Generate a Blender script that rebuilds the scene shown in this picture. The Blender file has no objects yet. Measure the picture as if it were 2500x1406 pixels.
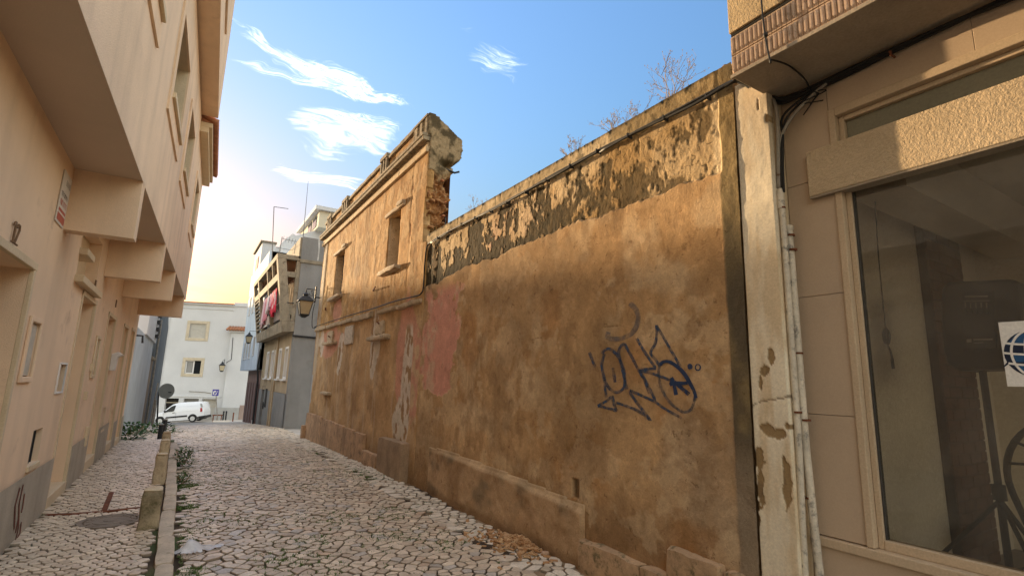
import bpy, bmesh, math, random
import numpy as np
from mathutils import Vector, Matrix
random.seed(7)
rnd = random.Random(11)
SC = bpy.context.scene
COL = SC.collection

# ------------------------------------------------------------------ camera (origin = eye, ground about 1.57 m below)
CXP, CYP = 1250.0, 703.0
_v = np.array([1440 - CXP, -6090 - CYP]); _s = np.array([450 - CXP, 912 - CYP])
FPX = float(np.sqrt(-_v @ _s))
_up = np.array([_v[0], _v[1], FPX]); _up /= np.linalg.norm(_up)
_fw = np.array([_s[0], _s[1], FPX]); _fw /= np.linalg.norm(_fw)
_rt = np.cross(_fw, _up); _rt /= np.linalg.norm(_rt)
if _rt[0] < 0: _rt = -_rt
RC = np.stack([_rt, _fw, _up])            # rows: world axes X (across), Y (down the street), Z (up)
cam = bpy.data.cameras.new('camera'); cam_o = bpy.data.objects.new('camera', cam); COL.objects.link(cam_o)
cam.sensor_width = 36; cam.lens = 36 * FPX / 2500; cam.clip_start = 0.05; cam.clip_end = 6000
cam_o.matrix_world = Matrix([[RC[i][0], -RC[i][1], -RC[i][2], 0] for i in range(3)] + [[0, 0, 0, 1]])
SC.camera = cam_o

def ray(p):
    d = RC @ np.array([p[0] - CXP, p[1] - CYP, FPX]); return d / np.linalg.norm(d)
def onX(p, x): d = ray(p); return Vector(d * x / d[0])
def onY(p, y): d = ray(p); return Vector(d * y / d[1])
def onZ(p, z): d = ray(p); return Vector(d * z / d[2])
def onP(p, P0, N): d = Vector(ray(p)); return d * (Vector(P0).dot(N) / d.dot(N))
def proj(P):
    c = RC.T @ np.array(P, float); return c[0] / c[2] * FPX + CXP, c[1] / c[2] * FPX + CYP, c[2]

# ------------------------------------------------------------------ light, sky, exposure
SUN_AZ, SUN_EL = math.radians(10.0), math.radians(5.0)     # azimuth to the left of the street axis
sdir = Vector((-math.sin(SUN_AZ) * math.cos(SUN_EL), math.cos(SUN_AZ) * math.cos(SUN_EL), math.sin(SUN_EL)))
W = bpy.data.worlds.new("World"); SC.world = W; W.use_nodes = True
SKY_STRENGTH, SUN_STRENGTH, EXPOSURE = 0.15, 2.0, 3.3
sun = bpy.data.lights.new('sun', 'SUN'); sun.energy = SUN_STRENGTH; sun.angle = math.radians(0.53); sun.color = (0.62, 0.445, 0.255)
sun_o = bpy.data.objects.new('sun', sun); COL.objects.link(sun_o)
sun_o.rotation_euler = (-sdir).to_track_quat('-Z', 'Y').to_euler(); sun_o.location = sdir * 40
SC.view_settings.view_transform = 'Standard'; SC.view_settings.look = 'None'
SC.view_settings.gamma = 1; SC.view_settings.use_curve_mapping = False; SC.view_settings.exposure = EXPOSURE

FILL_CLOUD_LO = 0.35
SC.cycles.diffuse_bounces = 8; SC.cycles.max_bounces = 14
def N(nt, t, **k):
    n = nt.nodes.new(t)
    for a, b in k.items():
        if a.startswith('i_'): n.inputs[int(a[2:]) if a[2:].isdigit() else a[2:].replace('_', ' ')].default_value = b
        else: setattr(n, a, b)
    return n
def L(nt, a, b): nt.links.new(a, b)
def math_n(nt, op, a, b=None, c=None, clamp=False):
    n = nt.nodes.new('ShaderNodeMath'); n.operation = op; n.use_clamp = clamp
    for i, v in enumerate((a, b, c)):
        if v is None: continue
        if isinstance(v, (int, float)): n.inputs[i].default_value = v
        else: nt.links.new(v, n.inputs[i])
    return n.outputs[0]
def vmath(nt, op, a, b=None):
    n = nt.nodes.new('ShaderNodeVectorMath'); n.operation = op
    for i, v in enumerate((a, b)):
        if v is None: continue
        if isinstance(v, (tuple, list, Vector)): n.inputs[i].default_value = v
        else: nt.links.new(v, n.inputs[i])
    return n
def mix_c(nt, f, a, b, blend='MIX'):
    n = nt.nodes.new('ShaderNodeMix'); n.data_type = 'RGBA'; n.blend_type = blend; n.clamp_factor = True
    for s, v in ((n.inputs['Factor'], f), (n.inputs['A'], a), (n.inputs['B'], b)):
        pass
    ins = [n.inputs[0], n.inputs[6], n.inputs[7]]
    for s, v in zip(ins, (f, a, b)):
        if isinstance(v, (int, float)): s.default_value = v
        elif isinstance(v, (tuple, list)): s.default_value = (v[0], v[1], v[2], 1)
        else: nt.links.new(v, s)
    return n.outputs[2]
def maprange(nt, v, a, b, c=0.0, d=1.0, smooth=True):
    n = nt.nodes.new('ShaderNodeMapRange'); n.interpolation_type = 'SMOOTHSTEP' if smooth else 'LINEAR'
    nt.links.new(v, n.inputs[0])
    for i, q in enumerate((a, b, c, d)): n.inputs[i + 1].default_value = q
    return n.outputs[0]

def build_world():
    nt = W.node_tree; nt.nodes.clear()
    out = N(nt, 'ShaderNodeOutputWorld'); bg = N(nt, 'ShaderNodeBackground')
    sky = N(nt, 'ShaderNodeTexSky'); sky.sky_type = 'NISHITA'; sky.sun_disc = False
    sky.sun_elevation = SUN_EL; sky.sun_rotation = -SUN_AZ
    sky.air_density = 2.75; sky.dust_density = 3.8; sky.ozone_density = 8.0
    tc = N(nt, 'ShaderNodeTexCoord'); g = tc.outputs['Generated']
    sep = N(nt, 'ShaderNodeSeparateXYZ'); L(nt, g, sep.inputs[0])
    zc = math_n(nt, 'MAXIMUM', sep.outputs[2], 0.03)
    u = math_n(nt, 'DIVIDE', sep.outputs[0], zc); v = math_n(nt, 'DIVIDE', sep.outputs[1], zc)
    cmb = N(nt, 'ShaderNodeCombineXYZ'); L(nt, u, cmb.inputs[0]); L(nt, v, cmb.inputs[1])
    # wisps: a cloud layer seen from below, coordinates on its own flat plane (u, v)
    warp = N(nt, 'ShaderNodeTexNoise', i_Scale=2.2, i_Detail=3.0); L(nt, cmb.outputs[0], warp.inputs['Vector'])
    wv = vmath(nt, 'SUBTRACT', warp.outputs['Color'], (0.5, 0.5, 0.5)).outputs[0]
    wsc = N(nt, 'ShaderNodeVectorMath', operation='SCALE'); L(nt, wv, wsc.inputs[0]); wsc.inputs['Scale'].default_value = 0.5
    pv = vmath(nt, 'ADD', cmb.outputs[0], wsc.outputs[0]).outputs[0]
    def cloud_uv(p):
        d = ray(p); return d[0] / d[2], d[1] / d[2]
    total = None
    # (ends of a cloud's long axis, half width at its middle, softness, density)
    specs = [((545, 35), (1020, 292), 24, 0.36, 1.1), ((600, 62), (905, 215), 30, 0.40, .95), ((600, 118), (900, 232), 17, 0.38, .8), ((665, 285), (975, 365), 60, 0.36, .95),
             ((850, 270), (975, 345), 22, 0.42, 0.9), ((680, 415), (905, 440), 26, 0.38, 1.0), ((1120, 165), (1310, 185), 40, 0.5, 0.8),
             ((1115, 120), (1165, 112), 16, 0.55, 0.4), ((480, 520), (570, 530), 24, 0.5, 0.7)]
    for a, b, hw, thr, den in specs:
        ua, ub = np.array(cloud_uv(a)), np.array(cloud_uv(b)); c = (ua + ub) / 2; ax = (ub - ua); ln = np.linalg.norm(ax) / 2; ax = ax / (2 * ln)
        mid = ((a[0] + b[0]) / 2, (a[1] + b[1]) / 2); dn = np.array([-(b[1] - a[1]), b[0] - a[0]], float); dn /= np.linalg.norm(dn)
        um = np.array(cloud_uv((mid[0] + dn[0] * hw, mid[1] + dn[1] * hw)))
        nrm = np.array([-ax[1], ax[0]]); w = abs((um - c) @ nrm) + 1e-3
        rel = vmath(nt, 'SUBTRACT', pv, (float(c[0]), float(c[1]), 0)).outputs[0]
        da = vmath(nt, 'DOT_PRODUCT', rel, (float(ax[0] / ln), float(ax[1] / ln), 0)).outputs['Value']
        dw = vmath(nt, 'DOT_PRODUCT', rel, (float(nrm[0] / w), float(nrm[1] / w), 0)).outputs['Value']
        r2 = math_n(nt, 'ADD', math_n(nt, 'MULTIPLY', da, da), math_n(nt, 'MULTIPLY', dw, dw))
        env = maprange(nt, r2, 0.0, 1.5, 1.0, 0.0)
        cm = N(nt, 'ShaderNodeCombineXYZ')
        L(nt, math_n(nt, 'MULTIPLY', da, ln / max(w, .05) * 0.30), cm.inputs[0]); L(nt, math_n(nt, 'MULTIPLY', dw, 1.5), cm.inputs[1]); cm.inputs[2].default_value = len(nt.nodes) * .37
        nz = N(nt, 'ShaderNodeTexNoise', i_Scale=1.7, i_Detail=10.0, i_Roughness=0.68, i_Distortion=1.0); L(nt, cm.outputs[0], nz.inputs['Vector'])
        dens = maprange(nt, math_n(nt, 'ADD', nz.outputs['Fac'], math_n(nt, 'MULTIPLY', math_n(nt, 'SUBTRACT', env, 0.66), 0.46)), thr + .02, thr + 0.44, 0.0, den)
        dens = math_n(nt, 'MULTIPLY', dens, maprange(nt, env, 0.0, 0.5, 0.0, 1.0))
        cf = N(nt, 'ShaderNodeCombineXYZ'); L(nt, math_n(nt, 'MULTIPLY', da, ln / max(w, .05) * 0.55), cf.inputs[0]); L(nt, math_n(nt, 'MULTIPLY', dw, 2.2), cf.inputs[1]); cf.inputs[2].default_value = len(nt.nodes) * .21
        nfi = N(nt, 'ShaderNodeTexNoise', i_Scale=2.2, i_Detail=8.0, i_Roughness=0.6, i_Distortion=1.2); L(nt, cf.outputs[0], nfi.inputs['Vector'])
        dens = math_n(nt, 'MULTIPLY', dens, maprange(nt, nfi.outputs['Fac'], 0.36, 0.62, 0.10, 1.0))
        total = dens if total is None else math_n(nt, 'MAXIMUM', total, dens)
    # denser bright cloud added outside the view to lift the alley's ambient light
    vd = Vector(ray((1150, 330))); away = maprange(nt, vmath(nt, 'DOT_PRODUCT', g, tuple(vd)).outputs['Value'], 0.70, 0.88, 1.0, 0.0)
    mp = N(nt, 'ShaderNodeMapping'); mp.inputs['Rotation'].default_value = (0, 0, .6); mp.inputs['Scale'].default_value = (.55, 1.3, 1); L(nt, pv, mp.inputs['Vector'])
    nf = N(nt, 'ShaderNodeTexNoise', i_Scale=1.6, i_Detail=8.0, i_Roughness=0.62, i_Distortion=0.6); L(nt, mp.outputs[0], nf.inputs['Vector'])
    total = math_n(nt, 'MAXIMUM', total, math_n(nt, 'MULTIPLY', maprange(nt, nf.outputs['Fac'], FILL_CLOUD_LO, FILL_CLOUD_LO + .22, 0.0, .95), away))
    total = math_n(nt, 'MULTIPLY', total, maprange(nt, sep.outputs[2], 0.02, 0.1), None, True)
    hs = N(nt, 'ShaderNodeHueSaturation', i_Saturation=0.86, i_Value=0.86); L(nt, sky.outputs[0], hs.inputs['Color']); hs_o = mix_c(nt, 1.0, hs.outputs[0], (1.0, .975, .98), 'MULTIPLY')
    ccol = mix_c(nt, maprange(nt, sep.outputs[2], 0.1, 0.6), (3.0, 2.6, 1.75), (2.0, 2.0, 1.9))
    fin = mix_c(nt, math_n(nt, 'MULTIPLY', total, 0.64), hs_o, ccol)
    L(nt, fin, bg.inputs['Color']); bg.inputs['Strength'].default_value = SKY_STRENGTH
    L(nt, bg.outputs[0], out.inputs['Surface'])
build_world()

# ------------------------------------------------------------------ numpy noise
def _h(ix, iy, s):
    n = (ix * 374761393 + iy * 668265263 + s * 974634321) & 0xffffffff
    n = ((n ^ (n >> 13)) * 1274126177) & 0xffffffff
    return ((n ^ (n >> 16)) & 0xffff) / 65535.0
def vn(x, y, s=0):
    x = np.asarray(x, float); y = np.asarray(y, float)
    ix = np.floor(x).astype(np.int64); iy = np.floor(y).astype(np.int64); fx = x - ix; fy = y - iy
    fx = fx * fx * (3 - 2 * fx); fy = fy * fy * (3 - 2 * fy)
    a, b, c, d = _h(ix, iy, s), _h(ix + 1, iy, s), _h(ix, iy + 1, s), _h(ix + 1, iy + 1, s)
    return (a * (1 - fx) + b * fx) * (1 - fy) + (c * (1 - fx) + d * fx) * fy
def fbm(x, y, s=0, o=4, g=0.5):
    t = 0; a = 1.0; n = 0
    for i in range(o):
        t = t + a * vn(np.asarray(x) * 2 ** i + 17.3 * i, np.asarray(y) * 2 ** i + 9.1 * i, s + i); n += a; a *= g
    return t / n
def ss(a, b, x):
    t = np.clip((x - a) / (b - a), 0, 1); return t * t * (3 - 2 * t)
def mixa(a, b, m):
    m = np.asarray(m)[..., None]; return np.asarray(a) * (1 - m) + np.asarray(b) * m

# ------------------------------------------------------------------ materials
MATS = {}
def mk(name, col=(.5, .5, .5), rough=.85, var=.18, scale=1.5, bump=.15, bscale=70, attr=False, spec=.3, metal=0, streak=0, bdist=.01, var2=.12, coat=0, dirt=None, chips=False):
    if name in MATS: return MATS[name]
    m = bpy.data.materials.new(name); m.use_nodes = True; nt = m.node_tree; b = nt.nodes['Principled BSDF']
    pos = N(nt, 'ShaderNodeNewGeometry').outputs['Position']
    n1 = N(nt, 'ShaderNodeTexNoise', i_Scale=scale, i_Detail=5.0, i_Roughness=.6); L(nt, pos, n1.inputs['Vector'])
    n2 = N(nt, 'ShaderNodeTexNoise', i_Scale=bscale, i_Detail=4.0, i_Roughness=.65); L(nt, pos, n2.inputs['Vector'])
    base = N(nt, 'ShaderNodeAttribute', attribute_name='Col').outputs['Color'] if attr else tuple(col)
    k = maprange(nt, n1.outputs['Fac'], .3, .7, 1 - var, 1 + var, False)
    k2 = maprange(nt, n2.outputs['Fac'], .3, .7, 1 - var2, 1 + var2, False)
    kk = math_n(nt, 'MULTIPLY', k, k2)
    if streak:
        mp = N(nt, 'ShaderNodeMapping'); mp.inputs['Scale'].default_value = (3.1, 3.1, .35); L(nt, pos, mp.inputs['Vector'])
        n3 = N(nt, 'ShaderNodeTexNoise', i_Scale=1.0, i_Detail=4.0); L(nt, mp.outputs[0], n3.inputs['Vector'])
        kk = math_n(nt, 'MULTIPLY', kk, maprange(nt, n3.outputs['Fac'], .42, .75, 1 + streak * .3, 1 - streak))
    cx = N(nt, 'ShaderNodeCombineXYZ')
    for i in range(3): L(nt, kk, cx.inputs[i])
    c = mix_c(nt, 1.0, base, cx.outputs[0], 'MULTIPLY')
    if dirt:
        dc, lo, hi = dirt
        n4 = N(nt, 'ShaderNodeTexNoise', i_Scale=scale * 2.3, i_Detail=7.0, i_Roughness=.7); L(nt, pos, n4.inputs['Vector'])
        c = mix_c(nt, maprange(nt, n4.outputs['Fac'], lo, hi), c, dc)
    h2 = n2.outputs['Fac']
    if chips:      # crisp small losses and grit in old plaster
        nc = N(nt, 'ShaderNodeTexNoise', i_Scale=13.0, i_Detail=10.0, i_Roughness=.74, i_Distortion=.3); L(nt, pos, nc.inputs['Vector'])
        nd_ = N(nt, 'ShaderNodeTexNoise', i_Scale=3.4, i_Detail=10.0, i_Roughness=.70, i_Distortion=.5); L(nt, pos, nd_.inputs['Vector'])
        pit = maprange(nt, nc.outputs['Fac'], .600, .628); worn = maprange(nt, nd_.outputs['Fac'], .555, .580)
        lift = mix_c(nt, 1.0, c, (1.24, 1.25, 1.27), 'MULTIPLY'); c = mix_c(nt, math_n(nt, 'MULTIPLY', worn, .42), c, lift)
        dk = mix_c(nt, 1.0, c, (.52, .47, .42), 'MULTIPLY'); c = mix_c(nt, math_n(nt, 'MULTIPLY', pit, .7), c, dk)
        lo_ = maprange(nt, nd_.outputs['Fac'], .40, .44, 1.0, 0.0); dk2 = mix_c(nt, 1.0, c, (.74, .70, .66), 'MULTIPLY'); c = mix_c(nt, math_n(nt, 'MULTIPLY', lo_, .6), c, dk2)
        h2 = math_n(nt, 'ADD', math_n(nt, 'MULTIPLY', h2, .8), math_n(nt, 'SUBTRACT', math_n(nt, 'MULTIPLY', worn, .18), math_n(nt, 'MULTIPLY', pit, .45)))
    L(nt, c, b.inputs['Base Color'])
    b.inputs['Roughness'].default_value = rough; b.inputs['Metallic'].default_value = metal
    b.inputs['Specular IOR Level'].default_value = spec; b.inputs['Coat Weight'].default_value = coat
    if bump:
        bp = N(nt, 'ShaderNodeBump', i_Strength=bump, i_Distance=bdist); L(nt, h2, bp.inputs['Height']); L(nt, bp.outputs[0], b.inputs['Normal'])
    MATS[name] = m; return m
def glass_mat(name, tint=(.9, .93, .92), dark=False, rough=0.0, haze=0):
    if name in MATS: return MATS[name]
    m = bpy.data.materials.new(name); m.use_nodes = True; nt = m.node_tree; nt.nodes.clear()
    out = N(nt, 'ShaderNodeOutputMaterial'); mx = N(nt, 'ShaderNodeMixShader'); fr = N(nt, 'ShaderNodeFresnel', i_IOR=1.5)
    gl = N(nt, 'ShaderNodeBsdfGlossy'); gl.inputs['Roughness'].default_value = rough
    tr = N(nt, 'ShaderNodeBsdfDiffuse') if dark else N(nt, 'ShaderNodeBsdfTransparent')
    tr.inputs['Color'].default_value = (*tint, 1)
    L(nt, fr.outputs[0], mx.inputs[0]); L(nt, tr.outputs[0], mx.inputs[1]); L(nt, gl.outputs[0], mx.inputs[2])
    if haze:       # haze that lifts the room's tone, painted as a dusty smeared film
        md = N(nt, 'ShaderNodeMixShader'); df = N(nt, 'ShaderNodeBsdfDiffuse'); df.inputs['Color'].default_value = (.55, .52, .46, 1)
        nz = N(nt, 'ShaderNodeTexNoise', i_Scale=1.6, i_Detail=6.0, i_Roughness=.65, i_Distortion=1.5); L(nt, N(nt, 'ShaderNodeNewGeometry').outputs['Position'], nz.inputs['Vector'])
        L(nt, maprange(nt, nz.outputs['Fac'], .35, .7, haze * .5, haze * 1.5), md.inputs[0]); L(nt, mx.outputs[0], md.inputs[1]); L(nt, df.outputs[0], md.inputs[2]); L(nt, md.outputs[0], out.inputs['Surface'])
    else: L(nt, mx.outputs[0], out.inputs['Surface'])
    MATS[name] = m; return m

# ------------------------------------------------------------------ mesh helpers
class MB:
    def __init__(s): s.v = []; s.f = []; s.c = []
    def add(s, vs, fs, col=None):
        o = len(s.v); s.v += [tuple(p) for p in vs]; s.f += [tuple(i + o for i in f) for f in fs]
        if col is not None: s.c += [col] * len(vs)
        return s
    def box(s, x0, x1, y0, y1, z0, z1):
        v = [(x, y, z) for z in (z0, z1) for y in (y0, y1) for x in (x0, x1)]
        return s.add(v, [(0, 2, 3, 1), (4, 5, 7, 6), (0, 1, 5, 4), (2, 6, 7, 3), (0, 4, 6, 2), (1, 3, 7, 5)])
    def hexa(s, v):   # eight corners: bottom loop then top loop
        return s.add(v, [(3, 2, 1, 0), (4, 5, 6, 7), (0, 1, 5, 4), (1, 2, 6, 5), (2, 3, 7, 6), (3, 0, 4, 7)])
    def quad(s, *v): return s.add(v, [tuple(range(len(v)))])
    def tube(s, pts, r, n=8, cap=True):
        pts = [Vector(p) for p in pts]; rr = r if isinstance(r, (list, tuple)) else [r] * len(pts); vs = []; fs = []
        up = None
        for i, p in enumerate(pts):
            t = (pts[min(i + 1, len(pts) - 1)] - pts[max(i - 1, 0)]).normalized()
            if up is None: up = Vector((0, 0, 1)) if abs(t.z) < .9 else Vector((1, 0, 0))
            a = t.cross(up)
            if a.length < 1e-5: a = t.cross(Vector((0, 1, 0)))
            a.normalize(); b = a.cross(t).normalized(); up = b
            for k in range(n):
                th = 2 * math.pi * k / n; vs.append(p + (a * math.cos(th) + b * math.sin(th)) * rr[i])
        for i in range(len(pts) - 1):
            for k in range(n): fs.append((i * n + k, i * n + (k + 1) % n, (i + 1) * n + (k + 1) % n, (i + 1) * n + k))
        if cap: fs += [tuple(range(n))[::-1], tuple(range((len(pts) - 1) * n, len(pts) * n))]
        return s.add(vs, fs)
    def prism(s, poly, vec):   # closed 3D polygon extruded by vec
        n = len(poly); vec = Vector(vec); a = [Vector(p) for p in poly]
        return s.add(a + [p + vec for p in a], [tuple(range(n))[::-1], tuple(range(n, 2 * n))] + [(i, (i + 1) % n, n + (i + 1) % n, n + i) for i in range(n)])
    def lathe(s, prof, c, n=16):   # profile [(r, z)] about a vertical axis through c
        vs = []; fs = []
        for r, z in prof:
            for k in range(n):
                t = 2 * math.pi * k / n; vs.append((c[0] + r * math.cos(t), c[1] + r * math.sin(t), c[2] + z))
        for i in range(len(prof) - 1):
            for k in range(n): fs.append((i * n + k, i * n + (k + 1) % n, (i + 1) * n + (k + 1) % n, (i + 1) * n + k))
        fs += [tuple(range(n))[::-1], tuple(range((len(prof) - 1) * n, len(prof) * n))]
        return s.add(vs, fs)
    def xf(s, M): s.v = [tuple(M @ Vector(p)) for p in s.v]; return s
class FR:     # a wall's own frame: u along it, v up, d out of it
    def __init__(s, O, U, Nn): s.O = Vector(O); s.U = Vector(U).normalized(); s.N = Vector(Nn).normalized()
    def P(s, u, v, d=0): return s.O + s.U * u + Vector((0, 0, v)) + s.N * d
    def box(s, mb, u0, u1, v0, v1, d0, d1):
        return mb.hexa([s.P(u0, v0, d0), s.P(u1, v0, d0), s.P(u1, v0, d1), s.P(u0, v0, d1), s.P(u0, v1, d0), s.P(u1, v1, d0), s.P(u1, v1, d1), s.P(u0, v1, d1)])
    def hit(s, p): q = onP(p, s.O, s.N); return (q - s.O).dot(s.U), q.z
    def wall(s, mb, u0, u1, v0, v1, ops=(), depth=.15, d=0.0):
        us = sorted({u0, u1} | {min(max(o[i], u0), u1) for o in ops for i in (0, 1)}); vs = sorted({v0, v1} | {min(max(o[i], v0), v1) for o in ops for i in (2, 3)})
        for a, b in zip(us, us[1:]):
            for c, e in zip(vs, vs[1:]):
                mu, mv = (a + b) / 2, (c + e) / 2
                if any(o[0] < mu < o[1] and o[2] < mv < o[3] for o in ops): continue
                mb.quad(s.P(a, c, d), s.P(b, c, d), s.P(b, e, d), s.P(a, e, d))
        for o in ops:
            dp = o[4] if len(o) > 4 else depth
            a, b, c, e = o[:4]
            for q in (((a, c), (a, e)), ((b, e), (b, c)), ((a, e), (b, e)), ((b, c), (a, c))):
                mb.quad(s.P(*q[0], d), s.P(*q[1], d), s.P(*q[1], -dp), s.P(*q[0], -dp))
        return mb
OFF = {}
def link(o, parent):
    COL.objects.link(o)
    if parent is not None: o.parent = parent; OFF[o.name] = OFF[parent.name]
def obj(name, mb, mat, parent=None, smooth=False, bev=0, kind=None, label=None, cat=None, group=None, autosmooth=None):
    me = bpy.data.meshes.new(name); off = OFF[parent.name] if parent is not None else Vector((0, 0, 0))
    vs = [tuple(Vector(p) - off) for p in mb.v] if off.length > 0 else mb.v
    me.from_pydata(vs, [], mb.f); me.validate(clean_customdata=False)
    if mb.c and len(mb.c) == len(me.vertices):
        a = me.color_attributes.new('Col', 'FLOAT_COLOR', 'POINT'); a.data.foreach_set('color', np.array([(c[0], c[1], c[2], 1) for c in mb.c], np.float32).ravel())
    bm = bmesh.new(); bm.from_mesh(me); bmesh.ops.recalc_face_normals(bm, faces=bm.faces); bm.to_mesh(me); bm.free()
    me.materials.append(mat)
    if smooth: me.polygons.foreach_set('use_smooth', [True] * len(me.polygons))
    if autosmooth: me.set_sharp_from_angle(angle=math.radians(autosmooth))
    o = bpy.data.objects.new(name, me); OFF[o.name] = Vector((0, 0, 0)); link(o, parent)
    if bev:
        b = o.modifiers.new('edge', 'BEVEL'); b.width = bev; b.segments = 2; b.limit_method = 'ANGLE'; b.angle_limit = math.radians(40)
    tag(o, label, cat, group, kind); return o
def tag(o, label=None, cat=None, group=None, kind=None):
    if label: o['label'] = label
    if cat: o['category'] = cat
    if group: o['group'] = group
    if kind: o['kind'] = kind
    return o
def thing(name, label, cat, loc=(0, 0, 0), group=None):
    o = bpy.data.objects.new(name, None); COL.objects.link(o); o.location = loc; o.empty_display_size = .2
    OFF[o.name] = Vector(loc); return tag(o, label, cat, group)
def fb(F, *a): return F.box(MB(), *a)

def grid_obj(name, F, us, vs, H, C, keep, mat, parent, rim=0.0, smooth=True):
    """a relief surface: grid over (u, v) of frame F, heights H out of the wall, colours C, cells kept where keep is true, rim goes back into the wall"""
    nu, nv = len(us), len(vs); UU, VV = np.meshgrid(us, vs, indexing='ij')
    O, U, Nn = np.array(F.O), np.array(F.U), np.array(F.N)
    P = O + UU[..., None] * U + VV[..., None] * np.array([0, 0, 1.0]) + H[..., None] * Nn
    idx = np.arange(nu * nv).reshape(nu, nv)
    q = np.stack([idx[:-1, :-1], idx[1:, :-1], idx[1:, 1:], idx[:-1, 1:]], -1)[keep]
    P = P.reshape(-1, 3); C = C.reshape(-1, 3); faces = [q.reshape(-1, 4)]
    if rim:
        kp = np.pad(keep, 1); back = {}; extra = []; ec = []; rq = []
        def bk(i):
            if i not in back: back[i] = len(P) + len(extra); extra.append(P[i] - Nn * rim); ec.append(C[i])
            return back[i]
        for i in range(nu - 1):
            for j in range(nv - 1):
                if not keep[i, j]: continue
                for (di, dj, a, b) in ((-1, 0, (i, j), (i, j + 1)), (1, 0, (i + 1, j + 1), (i + 1, j)), (0, -1, (i + 1, j), (i, j)), (0, 1, (i, j + 1), (i + 1, j + 1))):
                    if not kp[i + 1 + di, j + 1 + dj]:
                        A, B = int(idx[a]), int(idx[b]); rq.append((A, B, bk(B), bk(A)))
        if extra:
            P = np.vstack([P, np.array(extra)]); C = np.vstack([C, np.array(ec)]); faces.append(np.array(rq))
    Fs = np.vstack(faces); used = np.unique(Fs); rem = -np.ones(len(P), np.int64); rem[used] = np.arange(len(used)); P = P[used]; C = C[used]; Fs = rem[Fs]
    if parent is not None: P = P - np.array(OFF[parent.name])
    me = bpy.data.meshes.new(name); me.vertices.add(len(P)); me.vertices.foreach_set('co', P.astype(np.float32).ravel())
    me.loops.add(Fs.size); me.loops.foreach_set('vertex_index', Fs.astype(np.int32).ravel())
    me.polygons.add(len(Fs)); me.polygons.foreach_set('loop_start', np.arange(0, Fs.size, 4, dtype=np.int32))
    me.update(calc_edges=True)
    a = me.color_attributes.new('Col', 'FLOAT_COLOR', 'POINT'); a.data.foreach_set('color', np.hstack([C, np.ones((len(C), 1))]).astype(np.float32).ravel())
    me.materials.append(mat); me.polygons.foreach_set('use_smooth', [smooth] * len(me.polygons))
    o = bpy.data.objects.new(name, me); OFF[o.name] = Vector((0, 0, 0)); link(o, parent); return o
def rock(mb, x0, x1, y0, y1, z0, z1, seed, amp=.02, n=(4, 5, 4), col=None):
    """a rough hewn block: a finely cut box pushed about by noise, corners rounded"""
    bm = bmesh.new(); g = {}
    def vert(i, j, k):
        if (i, j, k) not in g:
            a, b, c = i / n[0], j / n[1], k / n[2]
            p = Vector((x0 + (x1 - x0) * a, y0 + (y1 - y0) * b, z0 + (z1 - z0) * c))
            edge = sum(1 for t in (a, b, c) if t in (0.0, 1.0))
            cc = Vector(((x0 + x1) / 2, (y0 + y1) / 2, (z0 + z1) / 2))
            if edge >= 2: p += Vector([math.copysign(min(.010, .09 * abs(e1 - e0)), cc[q] - p[q]) if t in (0.0, 1.0) else 0 for q, (t, e0, e1) in enumerate(((a, x0, x1), (b, y0, y1), (c, z0, z1)))]) * (edge - 1) * .8
            f = lambda s: float(vn(p.x * 9 + p.z * 5 + s, p.y * 9 + p.z * 7, seed)) - .5
            p += Vector((f(1.3), f(5.7), f(9.1))) * amp * 2
            g[(i, j, k)] = len(vs); vs.append(p)
        return g[(i, j, k)]
    vs = []; fs = []
    for i in range(n[0]):
        for j in range(n[1]):
            for k in (0, n[2]): fs.append((vert(i, j, k), vert(i + 1, j, k), vert(i + 1, j + 1, k), vert(i, j + 1, k)))
    for i in range(n[0]):
        for k in range(n[2]):
            for j in (0, n[1]): fs.append((vert(i, j, k), vert(i + 1, j, k), vert(i + 1, j, k + 1), vert(i, j, k + 1)))
    for j in range(n[1]):
        for k in range(n[2]):
            for i in (0, n[0]): fs.append((vert(i, j, k), vert(i, j + 1, k), vert(i, j + 1, k + 1), vert(i, j, k + 1)))
    bm.free(); return mb.add(vs, fs, col)

# palette
m_salmon = mk('salmon_stucco', (.77, .578, .395), .9, .09, .9, .35, 130, streak=.09, var2=.07, dirt=((.50, .35, .235), .56, .80))
m_salmon_up = mk('salmon_stucco_upper', (.74, .568, .405), .9, .09, .9, .55, 95, streak=.12, var2=.09, dirt=((.55, .42, .31), .56, .80))
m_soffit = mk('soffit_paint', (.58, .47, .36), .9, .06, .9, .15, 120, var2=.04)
m_cream = mk('cream_stone', (.62, .50, .33), .75, .10, 2.0, .12, 80)
m_creamd = mk('cream_door', (.55, .41, .23), .6, .06, 1.5, .05, 60)
m_plg = mk('grey_render', (.41, .36, .28), .9, .15, 1.6, .3, 90, streak=.15)
m_conc = mk('concrete', (.36, .31, .245), .9, .2, 2.2, .35, 60, streak=.25, dirt=((.13, .11, .075), .5, .75))
m_dark = mk('void_shade', (.02, .018, .015), .9, .1, 3, 0)  # near black fill, the shade inside openings put into the colour
m_black = mk('black_cable', (.015, .014, .013), .6, .1, 3, .05)
m_iron = mk('dark_iron', (.02, .022, .024), .55, .2, 8, .1, spec=.4)
m_rust = mk('rusty_iron', (.16, .055, .025), .85, .35, 14, .4, 120)
m_white = mk('white_paint', (.72, .70, .66), .75, .06, .8, .12, 90, streak=.12)
m_whitef = mk('white_far_wall', (.60, .60, .59), .85, .07, .35, .05, 60)
m_wtrim = mk('window_stone', (.55, .47, .34), .8, .12, 3, .1)
m_shut = mk('roller_shutter', (.52, .49, .42), .6, .08, 4, 0)
m_glassd = glass_mat('dark_window_glass', (.02, .022, .024), True, .02)
m_pvc = mk('old_white_pvc', (.60, .53, .42), .5, .2, 5, .08, 50, dirt=((.22, .20, .17), .52, .66))
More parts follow.
